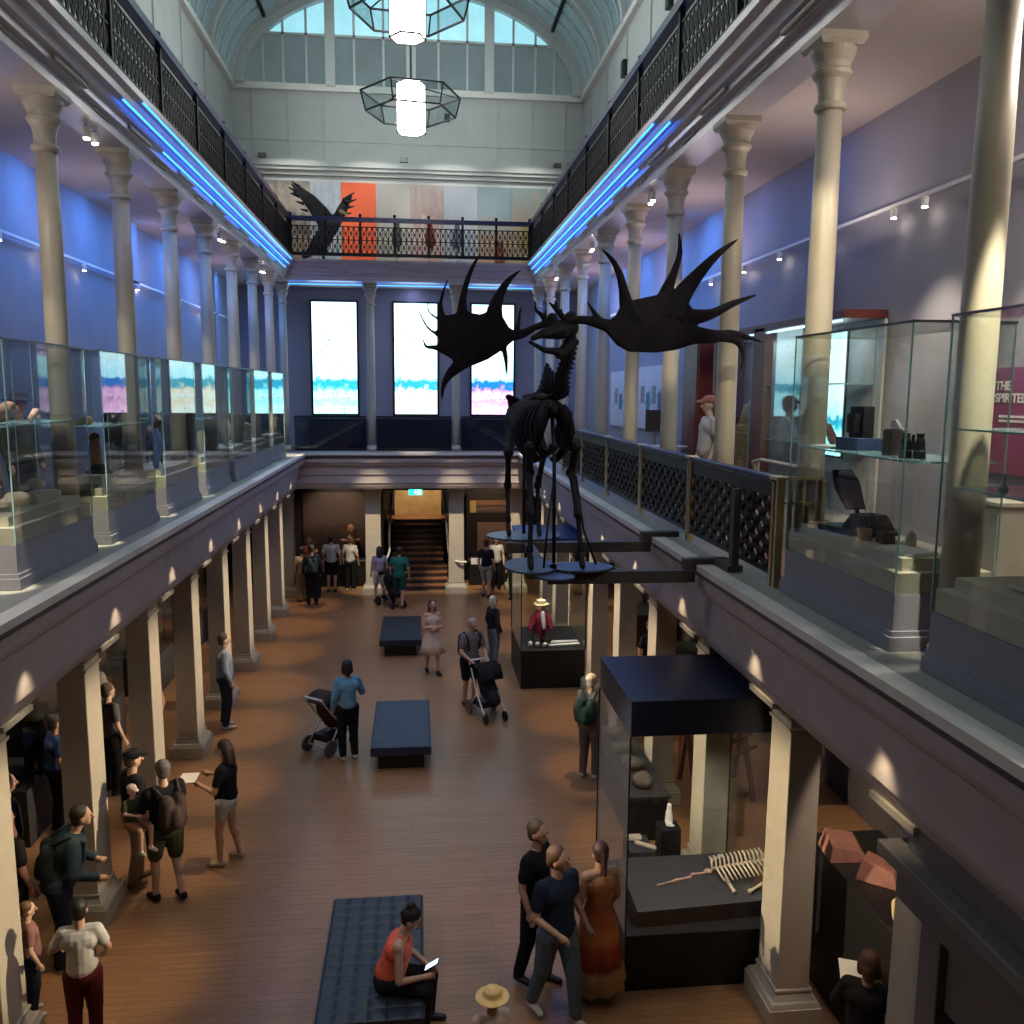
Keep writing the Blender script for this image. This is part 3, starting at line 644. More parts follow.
for sg, hx in ((-1, 1.30), (1, 1.80)):
    m = MB(); sx = 1.55+sg*.20
    m.prism([(0, -.02), (.20, .42), (-.02, .47), (-.12, .38)], lambda a, b, t: (sx-sg*.02+t-sg*.5*a-sg*.18*b, 9.16+a*.7, 5.60+b), -.015, .015)
    bone(m, (sx+sg*.05, 9.2, 5.62), (hx-sg*.02, 9.38, 5.33), .034); bone(m, (hx-sg*.02, 9.36, 5.33), (hx, 9.02, 4.92), .028); bone(m, (hx, 9.02, 4.92), (hx+sg*.02, 8.94, 4.56), .022)
    m.cap_((hx+sg*.02, 8.94, 4.54), (hx+sg*.02, 8.87, 4.44), .026, .03).cap_((hx+sg*.02, 8.87, 4.44), (hx+sg*.02, 8.82, 4.40), .035, .03); m.build('front_leg', 'bone_dark', deer, smooth=True)
for sg, hx in ((-1, 1.27), (1, 1.66)):
    m = MB()
    bone(m, (1.46+sg*.15, 11.1, 5.95), (hx+sg*.03, 10.78, 5.45), .036); bone(m, (hx+sg*.03, 10.78, 5.45), (hx, 11.15, 5.0), .03); bone(m, (hx, 11.17, 5.02), (hx, 11.05, 4.56), .022)
    m.cap_((hx, 11.17, 5.0), (hx, 11.24, 5.1), .03, .02).cap_((hx, 11.05, 4.54), (hx, 10.98, 4.44), .026, .03).cap_((hx, 10.98, 4.44), (hx, 10.93, 4.40), .035, .03); m.build('hind_leg', 'bone_dark', deer, smooth=True)
m = MB()
for sg in (-1, 1): m.cap_((1.46, 11.0, 6.03), (1.46+sg*.22, 10.85, 6.13), .05, .04).cap_((1.46+sg*.2, 10.87, 6.1), (1.46+sg*.12, 11.3, 5.9), .035, .04)
m.cap_((1.46, 11.15, 6.02), (1.46, 11.4, 5.85), .04, .02); m.build('pelvis', 'bone_dark', deer, remesh=.014)
for P_, r_ in (([(1.55, 9.02, 4.4), (1.55, 9.1, 5.5), (1.55, 9.35, 6.05)], .02), ([(1.46, 10.95, 4.4), (1.46, 11.0, 5.98)], .02), ([(1.98, 8.9, 4.4), (1.86, 9.0, 4.75), (1.82, 9.3, 5.3)], .013), ([(1.4, 8.75, 4.4), (1.45, 8.85, 4.8), (1.55, 9.1, 5.3)], .012)): MB().tube(P_, r_, 8).build('support_rod', 'iron', deer, smooth=True)
pf = thing('steel_platform', 'grey blue steel plates and bracket beams carrying the deer skeleton off the ledge', 'platform', (0, 0, 0))
for (cx, cy_, rx, ry) in ((1.30, 9.05, .28, .42), (1.83, 8.95, .34, .26), (1.50, 8.62, .20, .2)):
    MB().lathe([(1, 0), (1, .02)], (0, 0, 0), 28).build('plate', 'platform', pf); q = pf.children[-1]; q.scale = (rx, ry, 1); q.location = (cx, cy_, 4.355 if cx != 1.5 else 4.33)
MB().lathe([(1, 0), (1, .02)], (0, 0, 0), 28).build('plate', 'platform', pf); q = pf.children[-1]; q.scale = (.48, .38, 1); q.location = (1.47, 11.0, 4.357)
for y, xa in ((10.62, 1.2), (8.84, 1.45)):
    MB().box(xa, 3.02, y-.06, y+.06, 4.22, 4.35).box(2.9, 3.38, y-.06, y+.06, 4.35, 4.47).build('bracket_beam', 'beam_grey', pf, bevel=.004)
MB().box(1.42, 1.52, 8.9, 11.3, 4.27, 4.35).build('long_beam', 'beam_grey', pf)
MB().box(3.27, 3.34, 8.4, 8.5, 4.42, 5.25).box(3.22, 3.38, 8.38, 8.84, 4.42, 4.47).build('upright', 'beam_grey', pf)
# ------------------------------------------------------------------ specimens in the ledge cases
def skullmesh(L_):
    m = MB(); m.cap_((0, -L_*.1, L_*.22), (0, L_*.12, L_*.24), L_*.17, L_*.15).cap_((0, L_*.1, L_*.2), (0, L_*.55, L_*.10), L_*.12, L_*.06)
    for s in (-1, 1): m.cap_((s*L_*.1, 0, L_*.12), (s*L_*.04, L_*.5, L_*.04), L_*.035, L_*.03); m.cap_((s*L_*.12, .05*L_, L_*.2), (s*L_*.15, L_*.2, L_*.17), L_*.03, L_*.03)
    return m
def put(mb, name, mt, lab, cat, loc, rz=0, grp=None, **k):
    o = mb.build(name, mt, **k); o.location = loc; o.rotation_euler = (0, 0, rz); return tag(o, lab, cat, grp)
zd = ZL+.64
put(skullmesh(.42), 'animal_skull', 'bone', 'large yellowish skull on the deck of the first ledge case', 'skull', (-3.62, 8.6, zd+.02), 2.2, remesh=.012)
m = MB().box(-.12, .12, -.3, .3, 0, .09); put(m, 'display_block', 'plinth_top', 'low grey block under the second skull in the first ledge case', 'block', (-3.75, 9.35, zd), bevel=.005)
put(skullmesh(.36), 'animal_skull', 'bone', 'second bone skull resting on the low grey block', 'skull', (-3.75, 9.35, zd+.095), 1.2, remesh=.012)
m = MB()
for a in range(9): m.tube([(.02*a, .1*a*.6, 0), (.05+.02*a, .06*a, .2), (.18, .055*a, .3), (.3, .05*a, .22)], [.014, .016, .014, .008], 6)
put(m, 'rib_bones', 'bone', 'fan of pale rib bones standing in the first ledge case', 'bones', (-4.05, 8.2, zd), 0, smooth=True)
m = MB().cap_((0, 0, .07), (0, .32, .10), .07, .09).cap_((0, .3, .10), (0, .5, .16), .08, .05).cap_((0, .5, .16), (0, .64, .13), .05, .025); m.cap_((0, 0, .07), (0, -.2, .05), .05, .02)
put(m, 'mounted_animal', mat('fur', (.30, .16, .10), .9, var=.3, scale=20), 'brown mounted animal lying on the shelf of the first ledge case', 'specimen', (-3.72, 8.3, ZL+1.455), 0, remesh=.015)
m = MB().tube([(0, 0, .03), (.02, .15, .10), (0, .32, .10), (-.02, .5, .04)], [.03, .035, .03, .02], 8)
put(m, 'coiled_shell', 'bone_red', 'pink and cream curled specimen on the shelf of the first ledge case', 'specimen', (-3.6, 8.95, ZL+1.455), .2, smooth=True)
put(skullmesh(.34), 'animal_skull', mat('gold_bone', (.62, .45, .18), .5, var=.2, scale=20), 'golden animal skull on the shelf of the second ledge case', 'skull', (-3.66, 10.55, ZL+1.345), 1.0, remesh=.012)
m = MB().cap_((0, 0, .06), (0, .12, .12), .06, .05).cap_((0, .12, .12), (.06, .2, .16), .04, .02); put(m, 'mounted_bird', 'black', 'small black bird on the shelf of the second ledge case', 'bird', (-3.7, 11.6, ZL+1.345), 0, remesh=.012)
put(MB().box(-.14, .14, -.28, .28, 0, .13), 'display_block', 'plinth_top', 'grey block carrying a black cap in the second ledge case', 'block', (-3.72, 11.0, zd), bevel=.005)
m = MB().lathe([(.16, 0), (.15, .03), (.12, .03), (.11, .08), (.06, .11), (.01, .12)], (0, 0, 0), 20); put(m, 'black_cap', 'black', 'flat black cap on a grey block in the second ledge case', 'cap', (-3.72, 11.05, zd+.13), smooth=True)
put(MB().box(-.07, .07, -.09, .09, 0, .04).box(-.05, .05, -.06, .06, .04, .05), 'small_box', 'black', 'small black box on the deck of the second ledge case', 'box', (-3.66, 10.52, zd), bevel=.006)
m = MB()
for a in (-1, 1): m.tube(crv([(0, a*.03, .05), (.02, a*.14, .2), (0, a*.2, .38), (-.02, a*.12, .5)]), [.035-.001*i for i in range(19)], 8)
put(m, 'curved_tusks', 'bone', 'pair of pale curved tusks standing upright in the first ledge case', 'tusks', (-3.95, 8.95, zd), .3, smooth=True)
m = MB().cap_((0, 0, .1), (0, .28, .16), .12, .1).cap_((0, .26, .18), (.02, .42, .3), .07, .06)
for x in (-.07, .07): m.cap_((x, .02, .1), (x, -.02, .0), .035, .03); m.cap_((x, .25, .1), (x, .3, .0), .03, .03)
put(m, 'mounted_mammal', mat('fur_grey', (.16, .14, .13), .9, var=.3, scale=20), 'grey furry mounted animal at the back of the first ledge case', 'specimen', (-4.0, 8.45, zd+.25), .2, remesh=.016)
put(MB().box(-.16, .16, -.2, .4, 0, .25), 'display_block', 'plinth', 'tall grey block under the furry animal at the back of the first ledge case', 'block', (-4.0, 8.45, zd), .0, bevel=.006)
m = MB().lathe([(.09, 0), (.11, .08), (.12, .22), (.08, .32), (.03, .36)], (0, 0, 0), 20); put(m, 'painted_vessel', mat('red_white', (.45, .16, .12), .6, var=.5, scale=9), 'red and white patterned vessel in the second ledge case', 'vessel', (-3.98, 10.75, zd), smooth=True)
m = MB().cap_((0, 0, .12), (0, .0, .42), .09, .07).ball((0, -.03, .52), .07).cap_((0, -.08, .52), (0, -.16, .5), .02, .006); put(m, 'mounted_owl', mat('fur', (.30, .16, .10), .9), 'brown perched bird at the back of the second ledge case', 'bird', (-4.0, 11.75, zd), .4, remesh=.014)
m = MB().lathe([(.08, 0), (.05, .1), (.10, .2), (.06, .4), (.02, .42)], (0, 0, 0), 20); put(m, 'stone_jar', 'bone', 'pale tall jar in the fourth ledge case', 'jar', (-3.75, 16.3, zd), smooth=True)
# horned mount in the third case
m = MB().cap_((0, 0, .45), (0, .25, .5), .11, .1).cap_((0, -.05, .5), (0, -.2, .72), .07, .05).cap_((0, -.2, .72), (0, -.34, .68), .045, .025)
for x in (-.06, .06): m.cap_((x, -.02, .42), (x, -.05, 0.02), .03, .018); m.cap_((x, .26, .45), (x, .32, 0.02), .035, .018)
for s in (-1, 1): m.tube([(s*.03, -.18, .76), (s*.12, -.12, .9), (s*.14, -.1, 1.0)], [.015, .012, .005], 6)
put(m, 'mounted_antelope', mat('fur_dark', (.12, .09, .07), .9, var=.3, scale=20), 'small dark horned animal standing in the third ledge case', 'specimen', (-3.8, 13.7, zd), .5, remesh=.014)
m = MB()
for i in range(7): a = -1.0+i*.33; m.tube([(0, 0, 0), (0, math.sin(a)*.3, .35), (0, math.sin(a)*.42, .2+.4*math.cos(a))], [.03, .05, .012], 8)
put(m, 'fan_coral', mat('coral', (.16, .22, .42), .6, var=.3, scale=15), 'blue grey fan shaped specimen in the third ledge case', 'specimen', (-3.65, 13.15, zd), 0, remesh=.014)
m = MB().cap_((0, 0, .0), (0, 0, .75), .05, .07).cap_((0, 0, .75), (0, -.06, .9), .06, .05); put(m, 'carved_post', mat('redwood_carving', (.22, .07, .03), .5, var=.3), 'narrow reddish carved figure in the fourth ledge case', 'carving', (-3.72, 15.4, zd), 0, remesh=.014)
m = MB().lathe([(.07, 0), (.05, .05), (.03, .12), (.09, .3), (.1, .42), (.05, .5), (.06, .54)], (0, 0, 0), 20); put(m, 'vase', 'bone', 'pale vase in the fifth ledge case', 'vase', (-3.75, 18.4, zd), smooth=True)
m = MB().lathe([(.1, 0), (.11, .1), (.06, .3), (.09, .34), (.02, .4)], (0, 0, 0), 20); put(m, 'urn', 'bone', 'pale small urn in the sixth ledge case', 'urn', (-3.75, 20.6, zd), smooth=True)
# items in the case with the binoculars
zs = ZL+1.332
def binoc(mt):
    m = MB()
    for s in (-1, 1): m.lathe([(.045, 0), (.045, .05), (.038, .06), (.034, .13), (.026, .15), (.028, .18)], (s*.05, 0, 0), 14)
    m.box(-.03, .03, -.015, .015, .06, .12).lathe([(.012, .1), (.012, .17)], (0, 0, 0), 8); return m
put(binoc(0), 'binoculars', 'black', 'black binoculars standing on the glass shelf', 'binoculars', (3.70, 6.02, zs), -.9, smooth=False)
put(MB().box(-.06, .06, -.05, .05, 0, .19).box(-.05, .05, -.04, .04, .19, .2).box(-.03, .03, -.056, -.05, .05, .12), 'camera_case', mat('leather', (.05, .03, .025), .5), 'upright dark leather camera case beside the binoculars', 'case', (3.72, 6.32, zs), .15, bevel=.008)
t = thing('box_camera', 'dark folding box camera on a blue block, on the glass shelf', 'camera', (3.78, 6.95, zs), .1)
MB().box(-.12, .12, -.16, .16, 0, .1).build('base_block', mat('navy', (.03, .05, .12), .5), t, bevel=.005); MB().box(-.04, .06, -.1, .1, .1, .36).build('camera_body', 'black', t, bevel=.006); MB().frus(-.09, -.04, -.06, .06, .14, .30, .0).build('lens_bellows', 'black', t)
m = MB().add([(0, -.12, 0), (.2, -.12, 0), (.2, .12, 0), (0, .12, 0), (0, -.12, .26), (.03, -.12, .26), (.03, .12, .26), (0, .12, .26)], [(0, 3, 2, 1), (4, 5, 6, 7), (0, 1, 5, 4), (1, 2, 6, 5), (2, 3, 7, 6), (3, 0, 4, 7)])
put(m, 'sloped_stand', mat('grey_stand', (.3, .33, .36), .4), 'grey sloped stand on the glass shelf beside the camera', 'stand', (3.86, 6.6, zs), -.6)
put(MB().box(-.1, .1, -.14, .14, 0, .012), 'shelf_paper', 'white', 'pale flat paper at the far end of the glass shelf', 'paper', (3.7, 7.3, zs), .2)
# black folding device on the deck
t = thing('folding_device', 'large black folding case with its lid tilted open on the deck', 'device', (3.78, 6.95, zd), .25)
MB().box(-.2, .2, -.32, .22, 0, .05).build('base_plate', 'black', t, bevel=.01)
m = MB().prism([(-.1, 0), (.1, 0), (.14, .25), (.1, .36), (-.1, .36), (-.14, .2)], lambda a, b, t_: (.05+a, .05+b*.55+t_, .18+b*.9), -.012, .012); m.build('open_lid', 'black', t, bevel=.005)
MB().tube([(.05, -.02, .04), (.05, .05, .2)], .02, 8).build('hinge_arm', 'iron', t); m = MB().frus(-.16, .16, -.3, -.02, .05, .17, -.05); m.build('sloped_body', 'black', t, bevel=.01)
put(MB().lathe([(.06, 0), (.06, .09), (.05, .09), (.05, .02)], (0, 0, 0), 20, .8, 1.3), 'leather_ring', mat('tan_leather', (.42, .27, .18), .5), 'tan leather ring shaped holder on the deck', 'holder', (3.66, 6.55, zd), smooth=False)
put(MB().box(-.05, .05, -.06, .06, 0, .09).lathe([(.03, .09), (.03, .1)], (0, 0, 0), 12), 'small_camera', mat('brown_leather', (.09, .06, .05), .5), 'small dark brown camera on the deck in front of the folding device', 'camera', (3.74, 6.38, zd), bevel=.006)
put(MB().box(-.03, .03, -.03, .03, 0, .08).ball((0, 0, .09), .03), 'lens_cap', 'cream_dull', 'small cream lens cylinder between the brown camera and the booklet', 'lens', (3.86, 6.22, zd), bevel=.006)
put(MB().box(-.13, .13, -.17, .17, 0, .025), 'booklet', 'white', 'open white booklet on the deck at the near end', 'booklet', (3.68, 5.98, zd+.0), .35, bevel=.004)
put(MB().box(-.1, .1, -.14, .14, 0, .02), 'tan_folder', mat('tan_card', (.45, .3, .18), .7), 'tan flat folder at the far end of the deck', 'folder', (3.7, 7.28, zd), .1)
# near case: shells on shelves, paper on the deck
m = MB().tube([(0, 0, .02), (.05, .05, .03), (.1, .02, .03), (.13, -.05, .02)], [.02, .03, .025, .01], 8)
put(m, 'dark_shell', mat('shell_dark', (.08, .05, .04), .4), 'dark curled shell on the upper glass shelf', 'shell', (3.62, 4.4, ZL+1.58), 0, smooth=True)
for i, (x, y) in enumerate([(3.7, 5.0), (3.85, 4.75), (3.65, 4.55), (3.8, 4.3)]):
    m = MB().lathe([(.03+.005*i, 0), (.028, .02), (.012, .04), (.01, .09 if i == 0 else .045), (.003, .1 if i == 0 else .05)], (0, 0, 0), 12)
    put(m, 'white_shell', 'bone', ['tall white shell on the lower glass shelf', 'flat white shell behind the tall one', 'small pale shell near the shelf edge', 'rounded pale shell beneath the dark curled one'][i], 'shell', (x, y, ZL+1.212), 0, 'shells on the lower shelf', smooth=True)
m = MB().prism([(-.18, -.3), (.16, -.28), (.2, .1), (.1, .33), (-.12, .3), (-.2, .05)], lambda a, b, t_: (a, b, t_+.01*math.sin(a*20+b*13)), 0, .008)
put(m, 'torn_document', mat('parchment', (.55, .5, .38), .8, var=.25, scale=10), 'pale torn document lying on the deck of the case at the view edge', 'document', (3.8, 4.5, zd+.012), .2)
# poster on the wall
t = thing('exhibition_poster', 'purple poster with white words THE SPIRITED on the gallery wall', 'poster', (5.49, 0, 0))
a, b = at(994, 368, X=5.47), at(1060, 368, X=5.47); zt, zb = a.z, at(990, 472, X=5.47).z
grad_mat('poster_purple', [(0, (.20, .03, .07)), (.5, (.24, .04, .10)), (1, (.22, .06, .16))], noise=.3, scale=6)
MB().box(-.02, 0, b.y, a.y, zb, zt).build('panel', 'poster_purple', t)
def text(s, size, loc, rot, m, parent=None, name='lettering', ext=.002, align='LEFT'):
    cu = bpy.data.curves.new(name, 'FONT'); cu.body = s; cu.size = size; cu.extrude = ext; cu.offset = .0025; cu.align_x = align; cu.materials.append(MATS[m])
    o = bpy.data.objects.new(name, cu); C.objects.link(o); o.location = loc; o.rotation_euler = rot
    bpy.context.view_layer.update(); me = bpy.data.meshes.new_from_object(o.evaluated_get(bpy.context.evaluated_depsgraph_get())); bpy.data.objects.remove(o)
    o = bpy.data.objects.new(name, me); C.objects.link(o); o.location = loc; o.rotation_euler = rot
    if parent is not None: o.parent = parent
    return o
for s_, px, py, sz in (('THE', 994, 390, .115), ('SPIRITED', 993, 402, .115)):
    p = at(px, py, X=5.465); text(s_, sz, (-.024, p.y-.02, p.z), (PI/2, 0, -PI/2), 'white', t)
m = MB()
for py in (416, 420.5):
    p = at(998, py, X=5.46); m.box(-.024, -.02, p.y-1.0, p.y, p.z-.012, p.z+.01)
m.build('text_lines', 'white', t)
put(MB().box(-.2, .2, -.15, .15, 0, .9).box(-.22, .22, -.17, .17, .9, .94), 'wall_stand', 'cream_dull', 'cream stand against the wall below the purple poster', 'stand', (5.2, 7.0, 4.36), bevel=.005)
# ------------------------------------------------------------------ wall showcases on the railing side
mat('showcase_back', (.44, .42, .40), .6, var=.15, scale=3)
t = thing('recessed_showcase', 'wide wall showcase with dark red frame and pale lit interior', 'showcase', (4.95, 9.7, 4.36)); L_ = 4.4
MB().box(.50, .53, 0, L_, .35, 2.7).build('back_panel', 'showcase_back', t); MB().box(.0, .53, 0, L_, 0, .35).build('base', 'entab', t)
MB().box(0, .53, L_-.1, L_, .35, 2.7).box(0, .14, 2.3, 2.7, .0, 2.75).box(0, .53, 0, L_, 2.7, 2.8).build('frame', 'wood_red', t, bevel=.006)
MB().box(.0, .01, .0, 2.3, .35, 2.7).build('glass_pane', 'case_glass', t); MB().box(.0, .01, 2.7, L_-.1, .35, 2.7).build('glass_pane', 'case_glass', t)
MB().box(.03, .05, .12, L_-.16, 2.67, 2.69).build('glow_strip', mat('led_pale', (.6, .8, 1), .5, var=0, emit=3, ecol=(.35, .65, 1)), t)
MB().box(.05, .48, .1, 2.7, 1.2, 1.215).box(.05, .48, .1, 2.7, 1.95, 1.965).build('shelf', 'shelf_glass', t)
t = thing('narrow_cabinet', 'narrow tall dark red cabinet behind the man in white', 'cabinet', (5.0, 15.0, 4.36)); MB().box(0, .48, 0, .9, 0, 2.8).build('body', 'wood_red', t, bevel=.01); MB().box(-.015, 0, .06, .84, .2, 2.7).build('door', 'wood_red', t, bevel=.004)
t = thing('cyan_reflection', 'narrow cyan screen reflection, added as a glowing panel inside the wide wall showcase', 'screen', (5.40, 10.55, 5.42)); MB().box(0, .03, 0, .62, 0, 1.55).build('display', 'screen_cyan', t); MB().box(.031, .06, -.03, .65, -.03, 1.58).build('bezel', 'black_gloss', t)  # reflection of an end screen, put in as a glowing panel
m = MB().cap_((0, 0, .1), (0, 0, .9), .12, .16).cap_((0, 0, .9), (0, -.05, 1.25), .13, .06); put(m, 'tall_specimen', mat('dry_straw', (.42, .26, .12), .9, var=.3, scale=20), 'tall straw brown specimen standing inside the wide wall showcase', 'specimen', (5.22, 13.3, 4.72), 0, remesh=.02)
m = MB().cap_((0, 0, .08), (0, 0, 1.3), .08, .1); put(m, 'green_specimen', mat('green_pale', (.25, .42, .36), .8, var=.2), 'slim green column specimen inside the wide wall showcase', 'specimen', (5.22, 12.95, 4.72), 0, remesh=.02)
for i, (y, c_) in enumerate(((10.3, (.4, .2, .15)), (10.9, (.6, .55, .5)), (11.4, (.2, .2, .3)))):
    m = MB().cap_((0, 0, .05), (0, .08, .2), .06, .05).cap_((0, .08, .2), (0, .14, .26), .04, .03); put(m, 'small_bird', cloth('bird%d' % i, c_), ['rusty', 'pale', 'slate blue'][i]+' small bird mount on the showcase shelf', 'bird', (5.2, y, 4.36+1.23), .5, 'birds in the wall showcase', remesh=.012)
# wall info panels
grad_mat('board_white', [(0, (.55, .55, .53)), (.45, (.60, .60, .58)), (.5, (.34, .36, .38)), (.56, (.6, .6, .6)), (1, (.66, .66, .66))], noise=.5, scale=3.5)
for (ya, yb, z0, z1, lb) in ((21.36, 24.0, 5.3, 6.75, 'pale wall board with small grey pictures, nearer the end wall'), (18.6, 21.1, 5.35, 6.8, 'pale wall board with a hanging sketch of grey shapes, nearer the man in white')):
    t = thing('wall_board', lb, 'display board', (5.46, ya, z0), 0, 'pale boards on the gallery wall')
    MB().box(-.02, .02, 0, yb-ya, 0, z1-z0).build('panel', 'board_white', t)
    for j in range(4): MB().box(-.03, -.02, .25+j*.5, .55+j*.5, .45+.15*(j % 2), .85+.15*(j % 2)).build('picture', cloth('pic%d' % j, [(.15, .2, .25), (.3, .35, .3), (.12, .25, .3), (.35, .3, .28)][j]), t)
t = thing('gallery_sign', 'small black square sign on a thin post behind the bronze railing', 'sign', (4.52, 16, 4.36)); MB().box(-.18, .18, -.02, .02, 1.12, 1.52).build('sign_plate', 'black', t, bevel=.005); MB().box(-.02, .02, -.015, .015, 0, 1.12).box(-.15, .15, -.12, .12, 0, .02).build('post', 'steel', t)
t = thing('round_table', 'small round pale table behind the bronze railing', 'table', (4.55, 15.2, 4.36)); MB().lathe([(.34, .86), (.35, .90), (.0, .9)], (0, 0, 0), 24).build('table_top', 'cream', t); MB().lathe([(.18, 0), (.18, .02), (.03, .05), (.03, .86)], (0, 0, 0), 16).build('pedestal', 'steel', t)
t = thing('hoop_barrier', 'pale curved tube barrier before the wide wall showcase', 'barrier', (4.75, 10.6, 4.36)); MB().tube([(0, -1, .95), (0, .8, .95), (0, 1.1, .9), (.1, 1.2, .7)], .025, 8).build('top_tube', 'cream', t)
for y in (-.9, .9): MB().tube([(0, y, 0), (0, y, .95)], .02, 8).build('post', 'cream', t)
# mounted eagle before the top panels
t = thing('mounted_eagle', 'dark mounted eagle with raised wings behind the end balcony railing', 'bird', (0, 0, 0))
e_ = lambda px, py, y=26.8: at(px, py, Y=y)
m = MB().cap_(e_(334, 222), e_(318, 246), .22, .26).cap_(e_(318, 246), e_(304, 256), .2, .07).cap_(e_(334, 220), e_(340, 212, 26.5), .13, .1).cap_(e_(340, 212, 26.5), e_(345, 214, 26.4), .06, .02)
for pts in ([(290, 183), (300, 186), (315, 196), (327, 208), (333, 216), (334, 230), (322, 232), (310, 212), (300, 198)], [(333, 224), (336, 210), (343, 199), (353, 195), (350, 203), (347, 212), (341, 224), (336, 232)]):
    A_ = [e_(x, y, 26.8+.01*abs(x-334)) for x, y in pts]; n = len(A_); d = V((0, .05, 0)); m.add([p-d for p in A_]+[p+d for p in A_], [tuple(range(n)), tuple(range(n, 2*n))[::-1]]+[(i, (i+1) % n, n+(i+1) % n, n+i) for i in range(n)])
for (x0, y0), (x1, y1) in (((300, 187), (291, 181)), ((297, 192), (288, 187)), ((300, 197), (290, 193)), ((304, 204), (295, 201)), ((308, 211), (300, 209)), ((343, 200), (355, 192)), ((346, 203), (357, 199)), ((346, 208), (355, 206)), ((344, 214), (352, 213)), ((341, 220), (348, 220)), ((312, 250), (299, 253)), ((312, 254), (302, 260))): m.tube([e_(x0, y0), e_(x1, y1)], [.10, .035], 8, flat=.5)
m.build('body', mat('feather', (.03, .028, .035), .7, var=.4, scale=10), t, remesh=.03, blur=1)
MB().cap_(e_(341, 212, 26.45), e_(348, 215, 26.35), .07, .02).build('beak', 'brass', t, smooth=True)
MB().tube([e_(322, 244), e_(324, 262)], .04, 8).build('perch_rod', 'iron', t)
for i, (px, cols_, lb) in enumerate(((397, (.2, .17, .15), 'small brown mounted bird standing behind the end balcony railing'), (430, (.5, .06, .05), 'red breasted mounted bird with blue white head behind the end balcony'), (457, (.25, .3, .36), 'long beaked slate mounted bird behind the end balcony'), (500, (.55, .18, .1), 'orange red mounted specimen low behind the end balcony'), (524, (.7, .55, .2), 'golden tan mounted bird at the end of the balcony'))):
    b = at(px, 250, Y=26.6); t = thing('mounted_bird', lb, 'bird', (b.x, 26.6, 9.75), 0, 'mounted birds on the end balcony')
    h = .0 if i != 3 else -.5
    MB().cap_((0, 0, .75+h), (0, .05, 1.05+h), .16, .13).cap_((0, 0, .7+h), (.05, .12, .4+h+.1), .09, .03).cap_((0, .02, 1.05+h), (0, -.04, 1.28+h), .09, .075).build('body', cloth('birdcol%d' % i, cols_), t, remesh=.025)
    MB().cap_((-.06, -.05, 1.3+h), (-.24 if i == 2 else -.13, -.1, 1.34+h if i == 2 else 1.27+h), .022, .006).build('beak', 'iron', t); MB().lathe([(.12, 0), (.12, .05), (.03, .06), (.03, .6+h)], (0, 0, 0), 12).build('stand', 'white', t)
    if i == 1: MB().ball((0, -.03, 1.3), (.10, .1, .07)).build('head_crest', cloth('bluewhite', (.3, .5, .75)), t, smooth=True)
# ------------------------------------------------------------------ benches
def bench(x0, x1, y0, y1, label, mt, puff=.004):
    t = thing('upholstered_bench', label, 'bench', ((x0+x1)/2, (y0+y1)/2, 0), 0, 'square padded benches along the hall'); a, b = (x1-x0)/2, (y1-y0)/2
    m = MB(); nx, ny = 6, max(6, round(12*b/1.0)); N_ = 6; vs = []; fs = []
    gx, gy = nx*N_, ny*N_
    for i in range(gx+1):
        for j in range(gy+1):
            u, v = i/N_, j/N_; px = (abs(math.sin(PI*u))*abs(math.sin(PI*v)))**.45*puff
            ex = 1-max(0, (abs(i/gx-.5)*2-.97)/.03)**2*.7; vs.append((-a+2*a*i/gx, -b+2*b*j/gy, .425+px*ex-.03*(1-ex)))
    for i in range(gx):
        for j in range(gy): k = i*(gy+1)+j; fs.append((k, k+gy+1, k+gy+2, k+1))
    m.add(vs, fs).box(-a, a, -b, b, .28, .418); m.build('cushion', mt, t, smooth=False)
    MB().box(-a+.12, a-.12, -b+.15, b-.15, .0, .28).build('base', 'black', t)
    return t
bench(-.87, .15, 7.45, 9.48, 'long dark blue tufted bench with the seated woman on its near end', 'bench', .013)
bench(-.68, .31, 13.75, 15.95, 'padded blue bench in mid hall, beside the man in light blue', 'bench_blue')
bench(-.80, .18, 20.0, 22.2, 'padded dark bench closest to the stairs, beside the woman in the pale dress', 'bench')
# ------------------------------------------------------------------ big case with bones
t = thing('museum_case', 'tall black topped glass case over a skeleton beside the hall pillar', 'display case', (2.22, 8.19, 0)); LX, LY = 1.62, 1.5
MB().box(0, LX, 0, LY, 0, .62).build('base', 'black', t, bevel=.006)
MB().box(0, LX, 0, LY, 2.78, 3.15).build('canopy', 'canopy', t, bevel=.008)
for b in ((0, LX, 0, .01), (0, LX, LY-.01, LY), (0, .01, .01, LY-.01), (LX-.01, LX, .01, LY-.01)): MB().box(*b, .62, 2.78).build('glass_pane', 'case_glass', t)
for x in (0, LX):
    for y in (0, LY): MB().box(x-.008, x+.008, y-.008, y+.008, .62, 2.78).build('edge_joint', 'black_gloss', t)
m = MB().add([(.16, .13, .62), (LX-.03, .22, .62), (LX-.03, .93, .62), (.12, .93, .62), (.16, .13, .80), (LX-.03, .22, .80), (LX-.03, .93, .96), (.12, .93, .96)], [(0, 3, 2, 1), (4, 5, 6, 7), (0, 1, 5, 4), (1, 2, 6, 5), (2, 3, 7, 6), (3, 0, 4, 7)])
m.build('tilted_table', mat('slate', (.035, .035, .04), .6), t, bevel=.004)
def tp(px, py, h=0):   # a point on the tilted table top
    z = .88
    for _ in range(8): p = at(px, py, Z=z); z = .80+.16*min(max((p.y-8.32)/.95, 0), 1)
    p = at(px, py, Z=z); return V((p.x, p.y, p.z+h))
sk = thing('bone_skeleton', 'reddish cream skeleton laid out flat on the slanted table in the black topped case', 'skeleton')
spine = [tp(712, 872, .03), tp(728, 869, .04), tp(745, 866, .04), tp(762, 863, .03)]
MB().tube(crv(spine), .018, 8).build('backbone', 'bone_red', sk, smooth=True)
m = MB()
